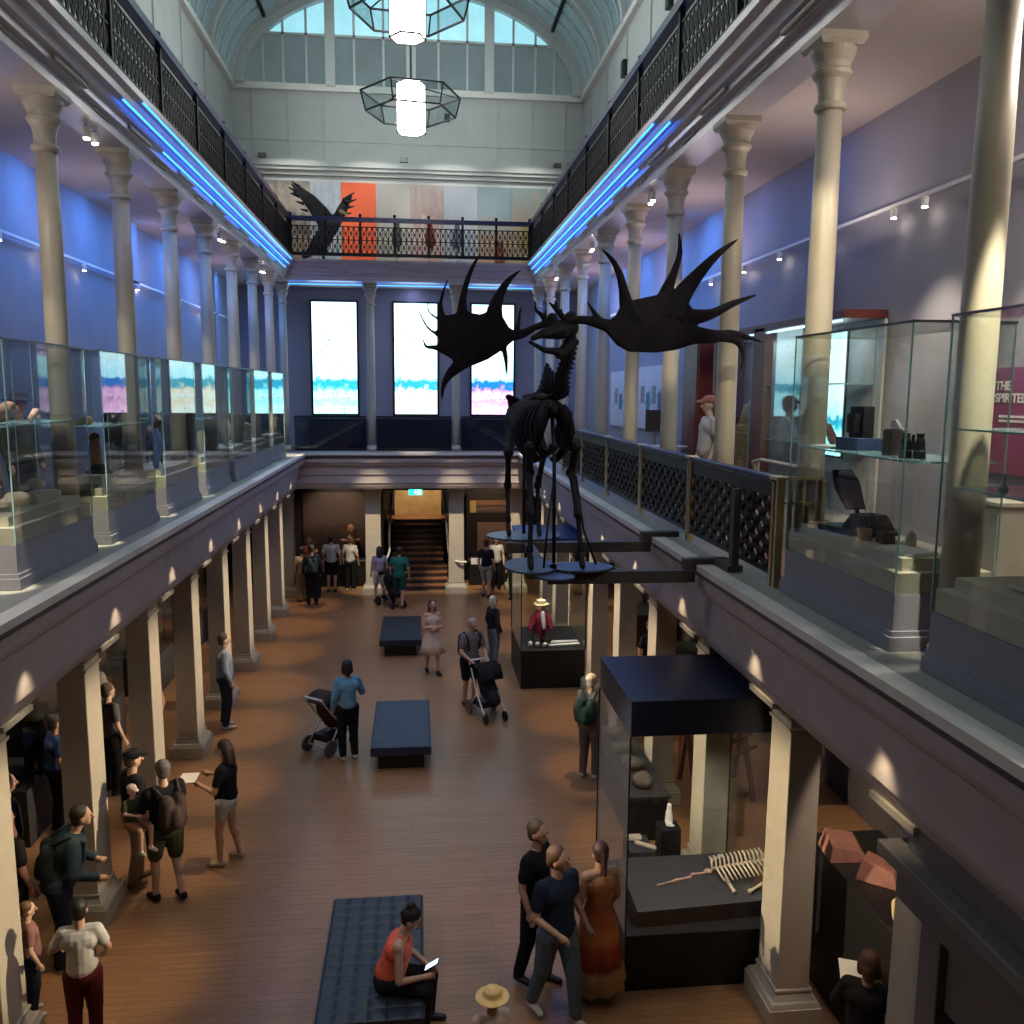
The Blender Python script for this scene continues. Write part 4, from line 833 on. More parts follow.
for i in range(13):
    a = spine[0].lerp(spine[-1], i/12)
    for sg in (-1, 1):
        m.tube([a+V((.02*i*.1, 0, 0)), a+V((.015, sg*.08, .07)), a+V((.03, sg*.18, .05)), a+V((.055, sg*.25, -.0))], [.010, .013, .012, .008], 6)
m.build('ribcage', 'bone', sk, smooth=True)
m = MB(); bone(m, tp(710, 874, .02), tp(692, 876, .02), .012); bone(m, tp(690, 879, .02), tp(676, 882, .02), .014); bone(m, tp(676, 882, .02), tp(658, 887, .02), .01); m.build('limb_bones', 'bone_red', sk, smooth=True)
m = MB(); 
for a_, b_ in (((726, 880), (734, 893)), ((750, 893), (762, 886)), ((712, 862), (720, 858))): m = MB(); bone(m, tp(*a_, .02), tp(*b_, .02), .017); m.build('limb_bone', 'bone', sk, smooth=True)
MB().ball(tp(708, 874, .03), (.05, .04, .03)).ball(tp(764, 860, .04), (.05, .045, .04)).build('skull', 'bone_red', sk, smooth=True)
t2 = put(MB().box(-.14, .14, -.2, .2, 0, .35), 'step_block', 'slate', 'low dark step block with two specimens in the black topped case', 'block', (2.66, 9.40, .62), 0, bevel=.005)
put(MB().box(-.09, .09, -.05, .05, 0, .05), 'white_fossil', 'bone', 'rounded white fossil on the low step block', 'fossil', (2.63, 9.5, .97), 0, bevel=.02)
put(MB().cap_((-.05, .08, .02), (.08, -.1, .02), .03, .03), 'pale_bone', 'bone', 'pale long bone on the low step block', 'bone', (2.70, 9.32, .97), .3, remesh=.008)
put(MB().box(-.12, .12, -.12, .12, 0, .55), 'tall_block', 'black', 'black block carrying a white figurine in the glass case', 'block', (3.02, 9.42, .62), 0, bevel=.004)
m = MB().cap_((0, 0, .05), (0, 0, .16), .05, .04).cap_((0, 0, .18), (0, -.01, .25), .03, .03).cap_((-.02, -.04, .03), (.03, -.08, .03), .03, .02); put(m, 'white_figurine', 'white', 'small white seated figurine on the black block', 'figurine', (3.02, 9.42, 1.17), 0, remesh=.01)
# second case with a dressed figure
t = thing('museum_case', 'black based glass case with the red jacketed figure, under the steel platform', 'display case', (2.24, 17.6, 0)); LX, LY = 1.36, 1.9
MB().box(0, LX, 0, LY, 0, .82).build('base', 'black', t, bevel=.006); MB().box(0, LX, 0, LY, 2.98, 3.2).build('canopy', mat('canopy_blue', (.03, .06, .22), .35), t, bevel=.006)
for b in ((0, LX, 0, .01), (0, LX, LY-.01, LY), (0, .01, .01, LY-.01), (LX-.01, LX, .01, LY-.01)): MB().box(*b, .82, 2.98).build('glass_pane', 'case_glass', t)
for x in (0, LX):
    for y in (0, LY): MB().box(x-.01, x+.01, y-.01, y+.01, .82, 2.98).build('edge_joint', 'black_gloss', t)
t = thing('dressed_figure', 'seated display figure in dark red jacket and straw hat inside the glass case', 'figure', (2.75, 18.3, .82))
MB().cap_((0, 0, .15), (0, 0, .55), .15, .17).cap_((-.18, 0, .52), (-.24, -.1, .3), .06, .05).cap_((.18, 0, .52), (.22, -.12, .3), .06, .05).build('jacket', cloth('dark_red', (.22, .02, .04)), t, remesh=.02)
MB().cap_((-.1, 0, .12), (-.12, -.35, .12), .09, .07).cap_((.1, 0, .12), (.12, -.35, .12), .09, .07).cap_((-.12, -.35, .12), (-.12, -.4, .03), .06, .05).build('trousers', 'black', t, remesh=.02)
MB().ball((0, -.02, .78), (.09, .1, .12)).cap_((0, 0, .6), (0, 0, .7), .06, .05).build('head', 'skin', t, remesh=.014); MB().lathe([(.16, .82), (.17, .835), (.1, .84), (.1, .92), (.03, .95)], (0, 0, 0), 20).build('straw_hat', mat('straw', (.62, .5, .28), .8), t)
MB().cap_((.02, -.14, .66), (.05, -.18, .35), .05, .04).build('scarf', cloth('pale_scarf', (.6, .55, .62)), t, remesh=.014)
m = MB().box(-.35, .35, -.12, .12, 0, .04).cap_((-.3, 0, .06), (.3, .02, .06), .05, .03); put(m, 'white_garment', 'white', 'white folded garment lying beside the red jacketed figure', 'garment', (3.2, 18.0, .82), .1, bevel=.01)
for i in range(3): put(MB().cap_((0, 0, .05), (0, -.04, .07), .06, .05), 'white_ornament', 'white', ['round white ornament at the knees of the seated figure', 'small white ornament at the feet of the seated figure', 'white ornament beside the folded garment'][i], 'ornament', (2.48+.15*i, 17.95-.05*i, .82), 0, remesh=.012)
# ------------------------------------------------------------------ end stairs
mat('tread', (.30, .13, .065), .35, var=.15); mat('oak', (.48, .32, .15), .5, var=.15, scale=3); mat('riser', (.03, .02, .02), .5)
NS = 12; s = MB(); s2 = MB()
for i in range(NS):
    xa, xb = (-.95, 1.26) if i < 4 else (-.72, .95); y = 27.05+i*.3; z = i*.147
    if i < 4: y = 27.0+i*.3
    s.box(xa, xb, y, y+.32, z+.115, z+.147); s2.box(xa, xb, y+.02, 30.9 if i == NS-1 else y+.34, 0, z+.115)
t = thing('staircase', 'wooden stairs with red brown treads rising between two cream pillars', 'stairs', (0, 0, 0)); s.build('treads', 'tread', t); s2.build('risers', 'riser', t)
MB().box(-.95, 1.26, 30.62, 32.9, 1.6, 1.75).build('landing', 'tread', t)
t = thing('landing_panel', 'pale yellow wooden panel with posts at the head of the stairs', 'panel', (0, 0, 1.75)); MB().box(-.6, .84, 31.6, 31.65, 0, 1.02).build('board', 'oak', t)
for x in (-.66, .90): MB().box(x-.06, x+.06, 31.5, 31.62, -.02, 1.12).build('post', 'oak', t, bevel=.005)
mat('hand_white', (.70, .66, .55), .4)
for x, lb in ((-.80, 'white stair handrail on the side of the couple with the pram'), (1.05, 'white stair handrail with broad curved end beside the pillar')):
    t = thing('handrail', lb, 'handrail', (x, 0, 0), 0, 'white handrails of the end stairs')
    P = [(0, 30.5, 2.65), (0, 28.2, 1.62), (.02, 27.3, 1.22), (.08 if x > 0 else -.08, 26.75, 1.05), (.30 if x > 0 else -.30, 26.45, 1.0), (.55 if x > 0 else -.5, 26.4, 1.0)]
    MB().tube(crv(P), .035, 10).build('rail', 'hand_white', t, smooth=True)
    for y, z in ((27.5, 1.3), (29.3, 2.1)): MB().tube([(0, y, z-.02), (0, y, max(0, (y-27)*.5-.1))], .018, 6).build('baluster', 'iron', t)
tag(MB().box(-.17, .17, -.015, .015, 0, .2).build('rail_sign', 'white', bevel=.005), 'blank white rectangular sign at the curved handrail end', 'sign').location = (1.9, 26.4, .92)
# exit sign
t = thing('exit_sign', 'small green lit exit sign hanging above the stairs', 'sign', (.05, 26.2, 3.10)); mat('exit_green', (.02, .6, .42), .5, var=0, emit=1.6, ecol=(.02, .75, .5)); mat('exit_white', (.9, 1, .95), .5, var=0, emit=2.2)
MB().box(-.2, .2, 0, .05, 0, .17).build('sign_body', 'exit_green', t); MB().box(-.21, .21, 0, .05, .17, .20).bar((0, .02, .2), (0, .02, .6), .02).build('bracket', 'iron', t)
m = MB().ball((.0, -.004, .14), (.015, .004, .015)).bar((0, -.004, .12), (-.01, -.004, .08), .022, .006).bar((-.01, -.004, .08), (.03, -.004, .03), .015, .006).bar((-.01, -.004, .08), (-.045, -.004, .035), .015, .006).bar((0, -.004, .12), (.04, -.004, .09), .012, .006).box(.07, .15, -.006, 0, .02, .15); m.build('running_figure', 'exit_white', t)
# end murals, low cases
grad_mat('mural_a', [(0, (.03, .02, .02)), (.35, (.10, .06, .05)), (.6, (.16, .11, .10)), (1, (.10, .07, .07))], noise=.4, scale=5)
grad_mat('mural_b', [(0, (.05, .03, .03)), (.4, (.20, .12, .09)), (.55, (.03, .02, .02)), (.75, (.30, .14, .08)), (1, (.25, .10, .05))], noise=.15, scale=4, axis='Z')
tag(MB().box(-3.55, -1.5, 28.33, 28.395, .95, 2.95).build('hanging_mural', 'mural_a'), 'dim brown mural panel on the end wall behind the standing group', 'mural')
t = thing('glazed_wall_display', 'dim end wall display with tan and orange strips beyond the stairs', 'display', (1.7, 28.25, 0)); MB().box(0, 2.2, 0, .14, .8, 2.9).build('back_board', 'riser', t); MB().box(.1, 2.1, -.02, 0, 2.25, 2.68).build('upper_strip', 'mural_b', t); MB().box(.1, .3, -.03, -.02, 2.28, 2.66).build('yellow_card', mat('yellowish', (.55, .38, .12), .6), t); MB().box(.35, 1.3, -.03, 0, 1.0, 1.95).build('tan_board', mat('tan_board', (.30, .18, .13), .6), t); MB().box(1.4, 2.1, -.03, 0, 1.2, 1.95).build('side_board', mat('tan_board2', (.20, .13, .11), .6), t)
for x0, x1, y, lb in ((-3.4, -1.55, 27.7, 'black low display table before the dim mural, in front of the standing group'), (1.75, 3.3, 27.6, 'black low display table beyond the stairs, under the tan strips')):
    t = thing('display_table', lb, 'display table', (x0, y, 0), 0); MB().box(0, x1-x0, 0, .5, 0, .8).build('base', 'black', t, bevel=.005); MB().box(-.03, x1-x0+.03, -.03, .53, .8, .84).build('table_top', 'steel', t, bevel=.004)
# figures on the dim mural
t = thing('statue_bust', 'small tan orange statue head on the low table by the mural', 'statue', (-2.0, 27.95, .84)); MB().cap_((0, 0, .1), (0, 0, .7), .14, .1).ball((0, -.02, .95), (.15, .15, .2)).cap_((-.3, 0, .6), (.25, 0, .62), .06, .05).build('body', mat('terracotta', (.38, .18, .10), .7, var=.3), t, remesh=.02)  # bust is mottled terracotta all over
# ------------------------------------------------------------------ exhibits under the galleries (dim)
def plinth_case(x, y, lab, mt='slate', h=.8, w=.45, l=.6, rz=0):
    t = thing('floor_case', lab, 'display case', (x, y, 0), rz); MB().box(-w, w, -l, l, 0, h).build('base', mt, t, bevel=.006); MB().box(-w, w, -l, l, h+1.2, h+1.25).build('case_top', 'black', t)
    for b in ((-w, w, -l, -l+.01), (-w, w, l-.01, l), (-w, -w+.01, -l+.01, l-.01), (w-.01, w, -l+.01, l-.01)): MB().box(*b, h, h+1.2).build('glass_pane', 'case_glass', t)
    return t
for i, (x, y) in enumerate(((-5.6, 9.6), (-5.6, 12.4), (-5.6, 15.2), (-5.6, 18.4), (-5.6, 22))):
    plinth_case(x, y, 'dim floor case with specimens under the case gallery, %s counted from the camera' % ORD[i])
zq = .8
put(skullmesh(.5), 'horned_skull', 'bone', 'pale horned skull high in the dim aisle case behind the pillars', 'skull', (-5.3, 12.5, zq+.7), 1.2, remesh=.014)
put(MB().box(-.12, .12, -.12, .12, 0, .7), 'display_block', 'black', 'dark tall block raising the pale horned skull', 'block', (-5.3, 12.5, zq), bevel=.005)
m = MB().cap_((0, 0, 0), (0, 0, .75), .09, .13).cap_((-.14, 0, .7), (-.24, -.1, .4), .05, .04).cap_((.14, 0, .7), (.3, -.1, .75), .05, .03).ball((0, -.02, .95), (.09, .1, .13)); put(m, 'carved_statue', 'bone', 'pale carved statue with raised arm in the nearest dim aisle case', 'statue', (-5.35, 9.9, zq+.02), 1.2, remesh=.018)
for i, (x, y, c_, lb) in enumerate([(-5.5, 15.0, (.06, .12, .35), 'blue draped object'), (-5.4, 15.4, (.5, .45, .4), 'whitish bundle'), (-5.5, 18.2, (.4, .15, .08), 'orange brown pot'), (-5.4, 22, (.5, .4, .2), 'golden cluster'), (-5.4, 9.2, (.45, .12, .08), 'red patterned cloth')]):
    m = MB().cap_((0, 0, .12), (0, .05, .4), .16, .1).cap_((.1, -.1, .1), (-.05, -.2, .2), .09, .07); put(m, 'specimen', cloth('spec%d' % i, c_), lb+' inside a dim floor case under the case gallery', 'specimen', (x, y, zq), i*.7, remesh=.02)
# railing side aisle
for i, (x, y) in enumerate(((5.7, 17.5), (5.7, 21))): plinth_case(x, y, 'dim floor case under the bronze railing gallery, %s from the camera' % ('first' if i == 0 else 'second'))
t = thing('long_display_bench', 'long black display bench with rough stones beyond the black topped case', 'display bench', (3.0, 11.2, 0)); MB().box(0, .55, 0, 2.4, 0, .62).build('base', 'black', t, bevel=.01); MB().box(-.03, .58, -.03, 2.43, .62, .66).build('top', 'slate', t)
for i in range(4):
    m = MB().ball((0, 0, .12), (.2-.02*i, .24, .16), 12, 8).ball((.06, .12, .18), (.12, .12, .1), 10, 6); put(m, 'rock_specimen', mat('rock', (.16, .14, .13), .8, var=.3), ['largest rough grey stone', 'rounded grey stone second from the camera', 'third rough grey stone in the row', 'farthest rough grey stone'][i]+' on the long black display bench', 'rock', (3.27, 11.55+.58*i, .66), i, 'stones on the long bench', remesh=.055, blur=0).scale = (.75, .8, .6)
t = thing('wooden_cart', 'dark wooden frame with slanted rails and orange back, beyond the glass case', 'cart', (4.3, 12.2, 0)); m = MB()
for i in range(5): m.bar((0, .2*i, .5+.12*i), (.9, .2*i, .9+.12*i), .07, .03)
for x in (0, .9): m.bar((x, 0, 0), (x, .9, 1.6), .07); m.bar((x, .9, 0), (x, .5, 1.2), .07)
m.build('frame', 'wood_red', t); MB().box(0, .1, .95, 1.0, .3, 1.7).build('orange_post', mat('post_orange', (.5, .14, .05), .6), t)  # back post is plain orange
t = thing('display_counter', 'pink specimen slabs on a black counter under the portal', 'counter', (4.6, 7.0, 0)); MB().box(-.35, .5, -.7, 1.5, 0, 1.5).build('base', 'black', t, bevel=.01)
for i, (x, y, z, lb) in enumerate(((4.45, 8.05, 1.5, 'large angular pink slab on the black counter'), (4.62, 7.6, 1.5, 'smaller angular pink slab with a dark band on the black counter'))):
    m = MB().add([(-.25, -.2, 0), (.22, -.24, 0), (.3, .2, 0), (-.2, .26, 0), (-.2, -.14, .18), (.14, -.18, .12), (.2, .16, .2), (-.14, .2, .26)], [(0, 3, 2, 1), (4, 5, 6, 7), (0, 1, 5, 4), (1, 2, 6, 5), (2, 3, 7, 6), (3, 0, 4, 7)])
    put(m, 'pink_slab', mat('pink_stone', (.36, .16, .12), .7, var=.2), lb, 'rock', (x, y, z), i, bevel=.01).scale = (.85, .85, .8)
put(MB().cap_((0, 0, .05), (0, .05, .16), .06, .05).cap_((0, 0, .2), (-.02, -.03, .27), .02, .012).cap_((0, .04, .2), (.06, .06, .25), .02, .012), 'yellow_figurine', mat('pale_yellow', (.65, .52, .25), .6), 'small yellow figurine with raised ears on the black counter by the portal', 'figurine', (4.38, 6.85, 1.5), 0, remesh=.01)
# ------------------------------------------------------------------ strollers
def stroller(loc, rz, label, body, frame='steel', white=False):
    t = thing('stroller', label, 'stroller', loc, rz, 'strollers in the hall')
    MB().tube(crv([(-.2, .42, 1.02), (-.2, .3, .85), (-.22, 0, .5), (-.22, -.35, .16)]), .016, 8).tube(crv([(.2, .42, 1.02), (.2, .3, .85), (.22, 0, .5), (.22, -.35, .16)]), .016, 8).tube([(-.2, .42, 1.02), (.2, .42, 1.02)], .02, 8).tube([(-.24, .3, .14), (-.22, 0, .5)], .014, 8).tube([(.24, .3, .14), (.22, 0, .5)], .014, 8).tube([(-.24, .3, .14), (.24, .3, .14)], .012, 8).build('frame', 'white' if white else frame, t, smooth=True)
    MB().cap_((0, .12, .78), (0, -.05, .52), .17, .17).cap_((0, -.05, .5), (0, -.32, .42), .15, .12).build('seat', body, t, remesh=.022)
    m = MB(); n = 8
    for i in range(n): a, b = PI*.95*i/n, PI*.95*(i+1)/n; m.add([(-.24, .05-.30*math.cos(a)+.05, .78+.26*math.sin(a)), (.24, .05-.30*math.cos(a)+.05, .78+.26*math.sin(a)), (.24, .05-.30*math.cos(b)+.05, .78+.26*math.sin(b)), (-.24, .05-.30*math.cos(b)+.05, .78+.26*math.sin(b)), (-.22, .1-.27*math.cos(a), .77+.24*math.sin(a)), (.22, .1-.27*math.cos(a), .77+.24*math.sin(a)), (.22, .1-.27*math.cos(b), .77+.24*math.sin(b)), (-.22, .1-.27*math.cos(b), .77+.24*math.sin(b))], [(0, 1, 2, 3), (7, 6, 5, 4), (0, 3, 7, 4), (1, 5, 6, 2)]) if i < 7 else None
    m.build('hood', body, t, smooth=True)
    MB().box(-.18, .18, -.1, .26, .2, .32).build('basket', 'black', t, bevel=.02)
    for x, y, r in ((-.26, .3, .14), (.26, .3, .14), (-.2, -.36, .1), (.2, -.36, .1)):
        MB().tube([(x-.02, y, r), (x+.02, y, r)], r, 18).build('wheel', 'black' if not (white and y > 0) else 'steel', t); 
    return t
stroller((-1.42, 14.85, 0), 2.5, 'dark brown stroller pushed by the person in the light blue top', cloth('brown_dark', (.05, .03, .03)), white=True)
stroller((1.42, 16.1, 0), .35, 'black stroller with pale frame pushed by the man with grey hair', cloth('black_cloth', (.012, .012, .016)), white=True)
stroller((-.66, 25.0, 0), .6, 'black stroller between the couple near the stairs', MATS['black_cloth'])
# ------------------------------------------------------------------ people
def rotx(p, a, c):  # lean forward (towards -Y) about the hip
    d = p-c; return c+V((d.x, d.y*math.cos(a)-d.z*math.sin(a), d.y*math.sin(a)+d.z*math.cos(a)))
SHORT = dict(sleeve=.5)
def person(label, x, y, face, H=1.72, skin='skin', top=None, bottom=None, legs='trousers', hair=(.03, .02, .015), hairstyle='short', arms=None, stride=0., lean=0., sleeve=.5, shoes='black', vox=.013, z=0,
           sit=None, look=0., build_=1., dress=None, hat=None, bag=None, tank=False, nod=0.):
    s = H/1.75; b = build_
    hip = V((0, 0, .93)); 
    P = dict(pel=V((0, 0, .95)), wst=V((0, 0, 1.10)), chs=V((0, .01, 1.30)), nk0=V((0, .015, 1.44)), nk1=V((0, -.005, 1.53)), hd=V((0, -.02, 1.635)))
    for sg in (-1, 1):
        P['sh', sg] = V((sg*.165*b, .01, 1.41)); P['hp', sg] = V((sg*.09*b, 0, .92)); P['kn', sg] = V((sg*.10, -.02, .50)); P['an', sg] = V((sg*.105, .03, .09))
        P['el', sg] = V((sg*.235*b, .03, 1.14)); P['ha', sg] = V((sg*.24*b, -.07, .90))
    if arms:
        for sg, a in zip((-1, 1), arms):
            if a: P['el', sg], P['ha', sg] = V(a[0]), V(a[1])
    if stride:
        for sg in (-1, 1):
            d = stride*sg; P['kn', sg] += V((0, -d*.55, .01)); P['an', sg] += V((0, -d, .0 if d > 0 else .03))
    up = ['wst', 'chs', 'nk0', 'nk1', 'hd']+[(k, sg) for k in ('sh', 'el', 'ha') for sg in (-1, 1)]
    if lean:
        for k in up: P[k] = rotx(P[k], lean, hip)
    if sit is not None:    # seat height; thighs forward
        dz = sit+.10-.92
        for k in list(P):
            if k not in [(a, g) for a in ('kn', 'an') for g in (-1, 1)]: P[k] = P[k]+V((0, 0, dz))
        for sg in (-1, 1): P['kn', sg] = V((sg*.12, -.42, sit+.09)); P['an', sg] = V((sg*.12, -.40, .09))
        if sit < .3:
            pass
    hc = P['hd']; hf = Quaternion((0, 0, 1), look) @ V((0, -math.cos(nod), -math.sin(nod))); hs = V((0, 0, 1)).cross(hf).normalized(); hu = hf.cross(hs).normalized()*-1
    if hu.z < 0: hu = -hu
    HD = lambda a, f, u: hc+hs*a+hf*f+hu*u
    m = MB()
    m.cap_(P['pel'], P['wst'], .135*b, .12*b, 14).ball(P['pel']+V((0, .01, -.02)), (.16*b, .12*b, .11), 14, 10).cap_(P['wst'], P['chs'], .12*b, .13*b, 14)
    m.cap_(P['chs']+V((-.06, 0, .02)), P['chs']+V((.06, 0, .02)), .115*b, .115*b, 14).cap_(P['sh', -1], P['sh', 1], .062, .062).cap_(P['nk0'], P['nk1'], .055, .052)
    m.ball(HD(0, -.01, .02), (.078, .096, .108), 16, 12).cap_(HD(0, .03, -.03), HD(0, .045, -.065), .058, .034)
    m.cap_(HD(0, .088, .015), HD(0, .108, -.02), .010, .016, 8)
    for sg in (-1, 1):
        m.ball(HD(sg*.078, -.01, -.005), (.014, .022, .03), 8, 6)
        m.cap_(P['sh', sg], P['el', sg], .050*b, .041*b).cap_(P['el', sg], P['ha', sg].lerp(P['el', sg], .12), .040, .028)
        m.cap_(P['hp', sg], P['kn', sg], .088*b, .058).cap_(P['kn', sg], P['an', sg], .056, .038)
        m.ball(P['kn', sg].lerp(P['an', sg], .3)+V((0, .02, 0)), (.052, .05, .10), 10, 8)
        fd = V((0, -1, 0)); m.cap_(P['an', sg]+V((0, .03, -.05)), P['an', sg]+V((sg*.015, -.14, -.065)), .038, .028)
        d = (P['ha', sg]-P['el', sg]).normalized(); h = P['ha', sg]; a = d.cross(V((1, 0, 0))); a = (a if a.length > .2 else d.cross(V((0, 0, 1)))).normalized(); n_ = d.cross(a).normalized()
        m.cap_(h-d*.02, h+d*.055, .026, .032)
        for q in range(4):
            r_ = h+d*.06+a*(q-1.5)*.02; c1 = r_+d*.035+n_*.008*-sg; c2 = c1+(d*.7-n_*.5*sg).normalized()*(.03-.004*abs(q-1)); m.tube([r_-d*.02, r_, c1, c2], [.010, .010, .009, .007], 6)
        th = h+a*-.03; m.tube([th, th-a*.022+d*.025, th-a*.026+d*.055], [.011, .011, .008], 6)
    o = m.build('person', skin, None, remesh=vox, blur=2)
    m = MB()
    for sg in (-1, 1): m.ball(HD(sg*.032, .083, .018), (.012, .008, .008), 8, 6)
    m.build('eyes', 'eye', o)
    MB().ball(HD(0, .09, -.045), (.024, .008, .007), 8, 6).build('mouth', 'lips', o)
    # hair
    if hairstyle:
        hm = mat('hair_%d_%d_%d' % tuple(int(c*100) for c in hair), hair, .6, var=.25, scale=25); m = MB()
        m.ball(HD(0, -.035, .052), (.090, .098, .095), 14, 10).ball(HD(0, -.06, -.01), (.083, .06, .08), 12, 8)
        if hairstyle == 'bun': m.ball(HD(0, -.09, .13), .05).ball(HD(0, -.11, .02), .04)
        if hairstyle == 'pony': m.cap_(HD(0, -.11, .04), HD(0, -.15, -.17), .04, .022)
        if hairstyle == 'long': m.cap_(HD(-.045, -.06, .0), HD(-.06, -.07, -.17), .06, .045).cap_(HD(.045, -.06, 0), HD(.06, -.07, -.17), .06, .045).cap_(HD(0, -.08, .0), HD(0, -.09, -.2), .07, .05)
        if hairstyle == 'bob': m.cap_(HD(-.06, -.03, .0), HD(-.068, -.03, -.08), .045, .035).cap_(HD(.06, -.03, 0), HD(.068, -.03, -.08), .045, .035).cap_(HD(0, -.07, 0), HD(0, -.08, -.09), .075, .05)
        if hairstyle != 'bald': m.build('hair', hm, o, remesh=.012, blur=1)
    if hat:
        k, hmn = hat; m = MB()
        R_ = lambda a: a
        if k == 'cap': m.ball(HD(0, -.02, .07), (.100, .110, .078), 16, 10).cap_(HD(-.03, .08, .06), HD(-.03, .15, .045), .03, .022).cap_(HD(.03, .08, .06), HD(.03, .15, .045), .03, .022).cap_(HD(0, .08, .06), HD(0, .165, .045), .032, .024)
        else: m.lathe([(.19, .045), (.20, .06), (.105, .075), (.10, .14), (.05, .17)], (hc.x, hc.y, hc.z), 24)
        m.build('hat', hmn, o, remesh=.012)
    # top
    if top and not dress:
        m = MB(); e = .016; b2 = b
        m.cap_(P['pel'].lerp(P['wst'], .35), P['wst'], .146*b+e, .132*b+e, 16).cap_(P['wst'], P['chs'], .132*b+e, .128*b+e, 16).cap_(P['chs']+V((-.07, 0, .02)), P['chs']+V((.07, 0, .02)), .115*b+e, .115*b+e, 14)
        if not tank:
            m.cap_(P['sh', -1], P['sh', 1], .060+e*.5, .060+e*.5)
            for sg in (-1, 1):
                el = P['el', sg]; sh_ = P['sh', sg]; t_ = min(1, sleeve/.5*.62) if sleeve <= .8 else 1
                m.cap_(sh_, sh_.lerp(el, t_), .052*b+e, .047*b+e)
                if sleeve > .8: m.cap_(el, el.lerp(P['ha', sg], .86), .045+e, .034+e)
        else:
            for sg in (-1, 1): m.cap_(P['chs']+V((sg*.08, 0, .05)), P['sh', sg].lerp(P['nk0'], .5)+V((0, 0, .03)), .05, .032)
        m.build('shirt', top, o, remesh=vox, blur=2)
    if dress:
        m = MB(); e = .018; hem = dress[1]; fl_ = dress[2]
        m.cap_(P['wst'], P['chs'], .118*b+e, .122*b+e, 16).cap_(P['chs']+V((-.06, 0, .0)), P['chs']+V((.06, 0, .0)), .11*b+e, .11*b+e, 14)
        if not tank: m.cap_(P['sh', -1], P['sh', 1], .07, .07)
        if not tank:
            for sg in (-1, 1): m.cap_(P['sh', sg], P['sh', sg].lerp(P['el', sg], .4), .065, .06)
        m.build('bodice', dress[0], o, remesh=vox, blur=2)
        m = MB(); n = 40; prof = [(.135*b, 1.12), (.165*b, 1.0), (.20*b, .88), (.20*b+fl_*.5, (hem+.88)/2), (.2*b+fl_, hem)]; vs = []
        for r, z_ in prof:
            for j in range(n):
                a = 2*PI*j/n; k = 1+.06*math.sin(9*a)*(1.12-z_)*1.6; vs.append((r*k*math.cos(a), r*k*.85*math.sin(a)-(z_-1.12)*0, z_))
        for r, z_ in prof[::-1]:
            for j in range(n):
                a = 2*PI*j/n; k = 1+.06*math.sin(9*a)*(1.12-z_)*1.6; vs.append(((r-.012)*k*math.cos(a), (r-.012)*k*.85*math.sin(a), z_))
        K = len(prof)*2; m.add(vs, [(i*n+j, i*n+(j+1) % n, (i+1)*n+(j+1) % n, (i+1)*n+j) for i in range(K-1) for j in range(n)]); m.build('skirt', dress[3] if len(dress) > 3 else dress[0], o, smooth=True)
    if bottom:
        m = MB(); e = .016; L_ = {'trousers': 1., 'shorts': .78, 'mini': .4, 'capri': .95}[legs]
        m.ball(P['pel']+V((0, .01, -.03)), (.168*b+e, .13*b+e, .12), 16, 10)
        for sg in (-1, 1):
            kn = P['kn', sg]
            if legs == 'trousers': m.cap_(P['hp', sg], kn, .098*b+e, .068+e).cap_(kn, P['an', sg]+V((0, 0, .02)), .062+e, .048+e)
            else: m.cap_(P['hp', sg], P['hp', sg].lerp(kn, L_), .098*b+e, .075+e)
        m.build('trousers' if legs == 'trousers' else 'shorts', bottom, o, remesh=vox, blur=2)
    if shoes:
        for sg in (-1, 1):
            a = P['an', sg]; m = MB().cap_(a+V((0, .03, -.045)), a+V((sg*.015, -.15, -.06)), .044, .034).cap_(a+V((0, .02, -.03)), a+V((0, -.02, -.03)), .045, .04); m.build('shoe', shoes, o, remesh=.012, blur=1)
    if bag:
        c = P['chs']+V((0, .20, -.08)); m = MB(); m.cap_(c+V((-.08, 0, -.16)), c+V((-.08, 0, .12)), .09, .08).cap_(c+V((.08, 0, -.16)), c+V((.08, 0, .12)), .09, .08).cap_(c+V((0, .06, -.14)), c+V((0, .05, 0)), .09, .07)
        # the bag is a thing of its own, carried on the back
        bo = m.build('backpack', bag[0], None, remesh=.018)
        for sg in (-1, 1): MB().tube([c+V((sg*.1, -.02, .18)), P['sh', sg]+V((-sg*.04, .03, .085)), P['sh', sg]+V((-sg*.04, -.11, .0)), P['chs']+V((sg*.12, -.13, -.12)), c+V((sg*.12, -.08, -.18))], .018, 8).build('strap', bag[0], bo, smooth=True)
        tag(bo, bag[1], 'backpack'); bo.location = (x, y, z); bo.rotation_euler = (0, 0, face); bo.scale = (s,)*3
    tag(o, label, 'person'); o.location = (x, y, z); o.rotation_euler = (0, 0, face); o.scale = (s,)*3
    return o, P, s
def held(mb, name, mt, lab, cat, o, p, rz=0, **k):   # a carried thing, placed at a hand
    b = mb.build(name, mt, **k); w = Matrix.Translation(o.location) @ Matrix.Rotation(o.rotation_euler.z, 4, 'Z') @ Matrix.Diagonal((*o.scale, 1)) @ V(p).to_4d()
    b.location = w.xyz; b.rotation_euler = (0, 0, o.rotation_euler.z+rz); return tag(b, lab, cat)
ck = lambda n, c: cloth('cloth_'+n, c)
BLK = ck('black', (.010, .010, .013)); NAVY = ck('navy', (.015, .022, .045)); WHT = ck('white', (.50, .49, .47)); GRY = ck('grey', (.14, .13, .14)); KHK = ck('khaki', (.28, .22, .16)); DEN = ck('denim', (.10, .14, .18)); DKD = ck('dark_denim', (.02, .03, .055))
